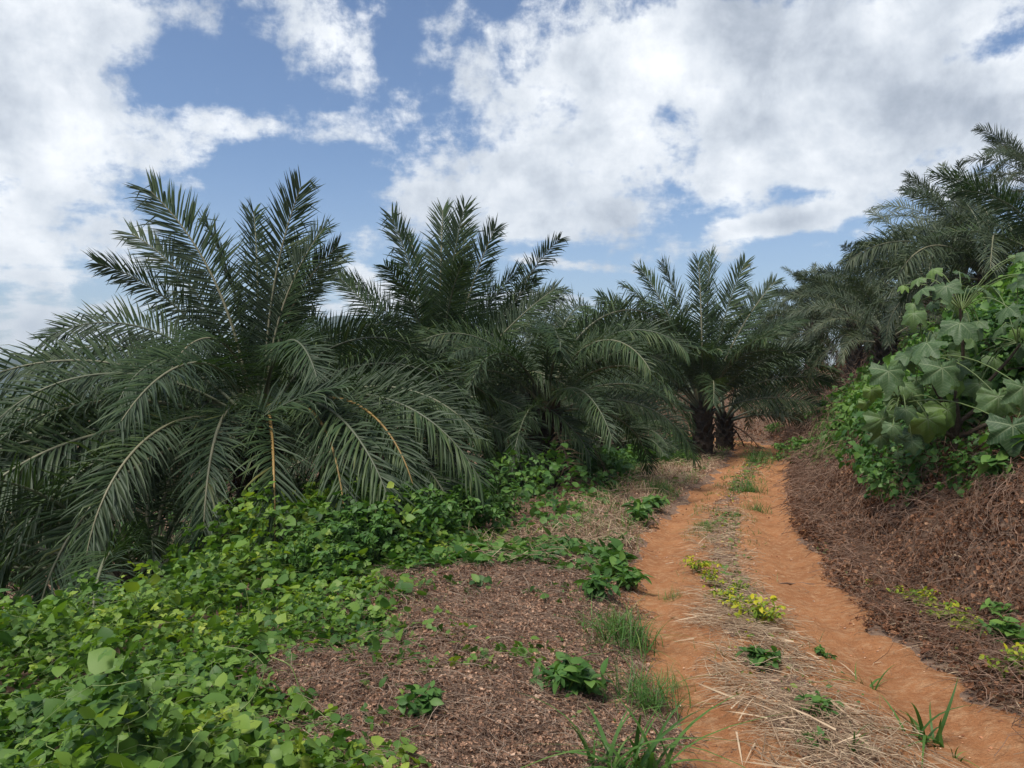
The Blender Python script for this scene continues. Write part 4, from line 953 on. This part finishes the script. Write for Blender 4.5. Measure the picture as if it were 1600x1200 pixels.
# ------------------------------------------------------------------ haze
def haze():
    x0, x1, y0, y1, z0, z1 = -1620, 1620, -1620, 1620, -330, 130
    GZm = float(GZ.min()); z0 = min(GZm, -90)-1.5
    z1 = max(float(GZ.max()), 125)+3
    V = [(x, y, z) for z in (z0, z1) for y in (y0, y1) for x in (x0, x1)]
    f = np.array([(0, 2, 3, 1), (4, 5, 7, 6), (0, 1, 5, 4), (2, 6, 7, 3), (0, 4, 6, 2), (1, 3, 7, 5)])
    m, t, out = mat('haze_air'); m.node_tree.nodes.clear(); out = t.node('ShaderNodeOutputMaterial')
    pv = t.node('ShaderNodeVolumePrincipled'); pv.inputs['Color'].default_value = (.80, .90, 1, 1); pv.inputs['Density'].default_value = .00042
    pv.inputs['Anisotropy'].default_value = .3
    t.link(pv.outputs[0], out.inputs['Volume'])
    tag(obj('haze', mesh('haze', np.array(V, float), f, [m], smooth=False)), 'thin blue air haze fading the far hills', 'haze', kind='stuff')
haze()

# ------------------------------------------------------------------ sky
SUN_EL, SUN_AZ = 62, -142        # azimuth from +Y towards +X, degrees
w = bpy.data.worlds.new('World'); S.world = w; w.use_nodes = True
t = NT(w.node_tree); t.n.clear(); out = t.node('ShaderNodeOutputWorld'); bg = t.node('ShaderNodeBackground')
sky = t.node('ShaderNodeTexSky'); sky.sky_type = 'NISHITA'; sky.sun_disc = False
sky.sun_elevation = R(SUN_EL); sky.sun_rotation = R(SUN_AZ); sky.air_density = 1.0; sky.dust_density = .6; sky.ozone_density = 2.0
tc = t.node('ShaderNodeTexCoord').outputs['Generated']
sx = t.node('ShaderNodeSeparateXYZ'); t.link(tc, sx.inputs[0])
azn = t.math('ARCTAN2', sx.outputs[0], sx.outputs[1]); eln = t.math('ARCSINE', sx.outputs[2])
cv = t.node('ShaderNodeCombineXYZ'); t.link(azn, cv.inputs[0]); t.link(eln, cv.inputs[1]); AE = cv.outputs[0]
def pa(px, py):
    u = (px-800)/F; v = (HY-py)/F; return math.atan(u), math.atan(v/math.sqrt(1+u*u))
def blobn(px, py, rx, ry, rot, wgt):
    a, e = pa(px, py); mp = t.node('ShaderNodeMapping'); mp.vector_type = 'TEXTURE'; t.link(AE, mp.inputs[0])
    mp.inputs['Location'].default_value = (a, e, 0); mp.inputs['Rotation'].default_value = (0, 0, R(rot)); mp.inputs['Scale'].default_value = (rx/F, ry/F, 1)
    l = t.node('ShaderNodeVectorMath'); l.operation = 'LENGTH'; t.link(mp.outputs[0], l.inputs[0])
    return t.rng(l.outputs['Value'], 0, 1, wgt, 0)
CLOUD = [ # px, py, rx, ry, rot(deg ccw), weight
    (0, 250, 330, 420, 0, .62), (60, 40, 260, 200, 0, .35), (120, 520, 160, 60, 0, .2),
    (490, 40, 190, 130, -25, .42), (400, 200, 260, 50, 6, .34), (570, 190, 90, 130, -40, .30), (310, 30, 60, 40, -30, .18),
    (1000, 130, 480, 240, 0, .62), (1400, 130, 420, 260, 0, .60), (800, 300, 330, 120, 8, .46), (900, 350, 300, 75, -8, .42), (620, 340, 140, 55, 20, .35), (1200, 260, 260, 90, 0, .3),
    (1250, 340, 150, 38, 10, .35), (880, 412, 140, 20, -6, .62), (1130, 395, 80, 70, 30, .45), (820, 472, 280, 30, 2, .58), (560, 470, 130, 65, 10, .62), (1000, 505, 220, 28, 0, .5), (1240, 345, 180, 26, 6, .45), (1650, 200, 300, 150, 0, .4),
    (700, 80, 120, 120, 0, .3),
    # clear gaps
    (250, 130, 120, 110, 30, -.35), (430, 265, 170, 60, 0, -.32), (615, 110, 50, 110, -10, -.22), (690, 130, 60, 60, 0, -.12), (1200, 440, 420, 60, 0, -.3), (1560, 70, 60, 30, 0, -.25), (330, 330, 160, 60, 0, -.2), (1240, 300, 60, 22, 0, -.15)]
cov = None
for b in CLOUD:
    q = blobn(*b); cov = q if cov is None else t.math('ADD', cov, q)
# outside the photographed quarter: ordinary broken cloud
aabs = t.math('ABSOLUTE', azn)
cov = t.math('SUBTRACT', cov, .155)
cov = t.math('ADD', cov, t.rng(aabs, .66, 1.2, 0, .24)); cov = t.math('ADD', cov, t.rng(eln, .45, .8, 0, .16))
# perspective-correct cloud layer coordinates
zc = t.math('ADD', t.math('MAXIMUM', sx.outputs[2], 0), .16)
cl = t.node('ShaderNodeCombineXYZ'); t.link(t.math('DIVIDE', sx.outputs[0], zc), cl.inputs[0]); t.link(t.math('DIVIDE', sx.outputs[1], zc), cl.inputs[1])
n1 = t.noise(cl.outputs[0], 1.7, 9, .62, .05); n2 = t.noise(cl.outputs[0], 5.5, 6, .6, .05); n3 = t.noise(AE, 11.0, 9, .66, .1)
nn = t.math('ADD', t.math('MULTIPLY', n1, .55), t.math('ADD', t.math('MULTIPLY', n3, .55), t.math('MULTIPLY', n2, .2)))
dens = t.math('ADD', t.math('MULTIPLY', t.math('SUBTRACT', nn, .65), 2.6), cov)
alpha = t.rng(dens, -.01, .34)
thick = t.rng(dens, .25, 1.05)
# billow shading
n4 = t.noise(AE, 8.0, 8, .62, .15); n5 = t.noise(AE, 3.0, 3, .5)
sh = t.math('ADD', t.math('MULTIPLY', n4, .65), t.math('MULTIPLY', n5, .45))
cc = t.ramp(t.math('SUBTRACT', sh, t.math('MULTIPLY', t.math('SUBTRACT', thick, .5), .10)), [(.36, (.28, .32, .38)), (.46, (.40, .44, .50)), (.56, (.57, .61, .66)), (.70, (.84, .86, .88))])
# sky blue from Nishita
sk = t.mix(1, sky.outputs[0], (.080, .088, .098), 'MULTIPLY')
hz = t.rng(eln, -.02, .3, .30, 0)
fin = t.mix(t.math('MULTIPLY', alpha, .95), t.mix(hz, sk, (.50, .58, .68)), cc)
t.link(fin, bg.inputs[0]); bg.inputs[1].default_value = 1.0
t.link(bg.outputs[0], out.inputs[0])
w.cycles.sampling_method = 'MANUAL'; w.cycles.sample_map_resolution = 512

sl = bpy.data.lights.new('sun', 'SUN'); sl.energy = 3.0; sl.angle = R(16); sl.color = (1, .95, .87)
so = obj('sun', None); bpy.data.objects.remove(so); so = bpy.data.objects.new('sun', sl); COL.objects.link(so)
a, e = R(SUN_AZ), R(SUN_EL); d = Vector((sin(a)*cos(e), cos(a)*cos(e), sin(e))); so.rotation_euler = d.to_track_quat('Z', 'Y').to_euler(); so.location = (0, 0, 100)

# ------------------------------------------------------------------ camera
cam = bpy.data.cameras.new('camera'); co = bpy.data.objects.new('camera', cam); COL.objects.link(co); S.camera = co
cam.sensor_width = 36; cam.lens = 36*F/1600; cam.shift_y = -(600-HY)/1600*1.0; cam.clip_end = 8000; cam.clip_start = .05
co.location = (0, 0, EYE); co.rotation_euler = (R(90), 0, 0)
S.view_settings.view_transform = 'Standard'; S.view_settings.look = 'None'; S.view_settings.exposure = .46; S.view_settings.gamma = 1
S.cycles.use_denoising = True
S.cycles.max_bounces = 5; S.cycles.diffuse_bounces = 3; S.cycles.glossy_bounces = 2; S.cycles.transmission_bounces = 3; S.cycles.volume_bounces = 0
S.cycles.transparent_max_bounces = 6
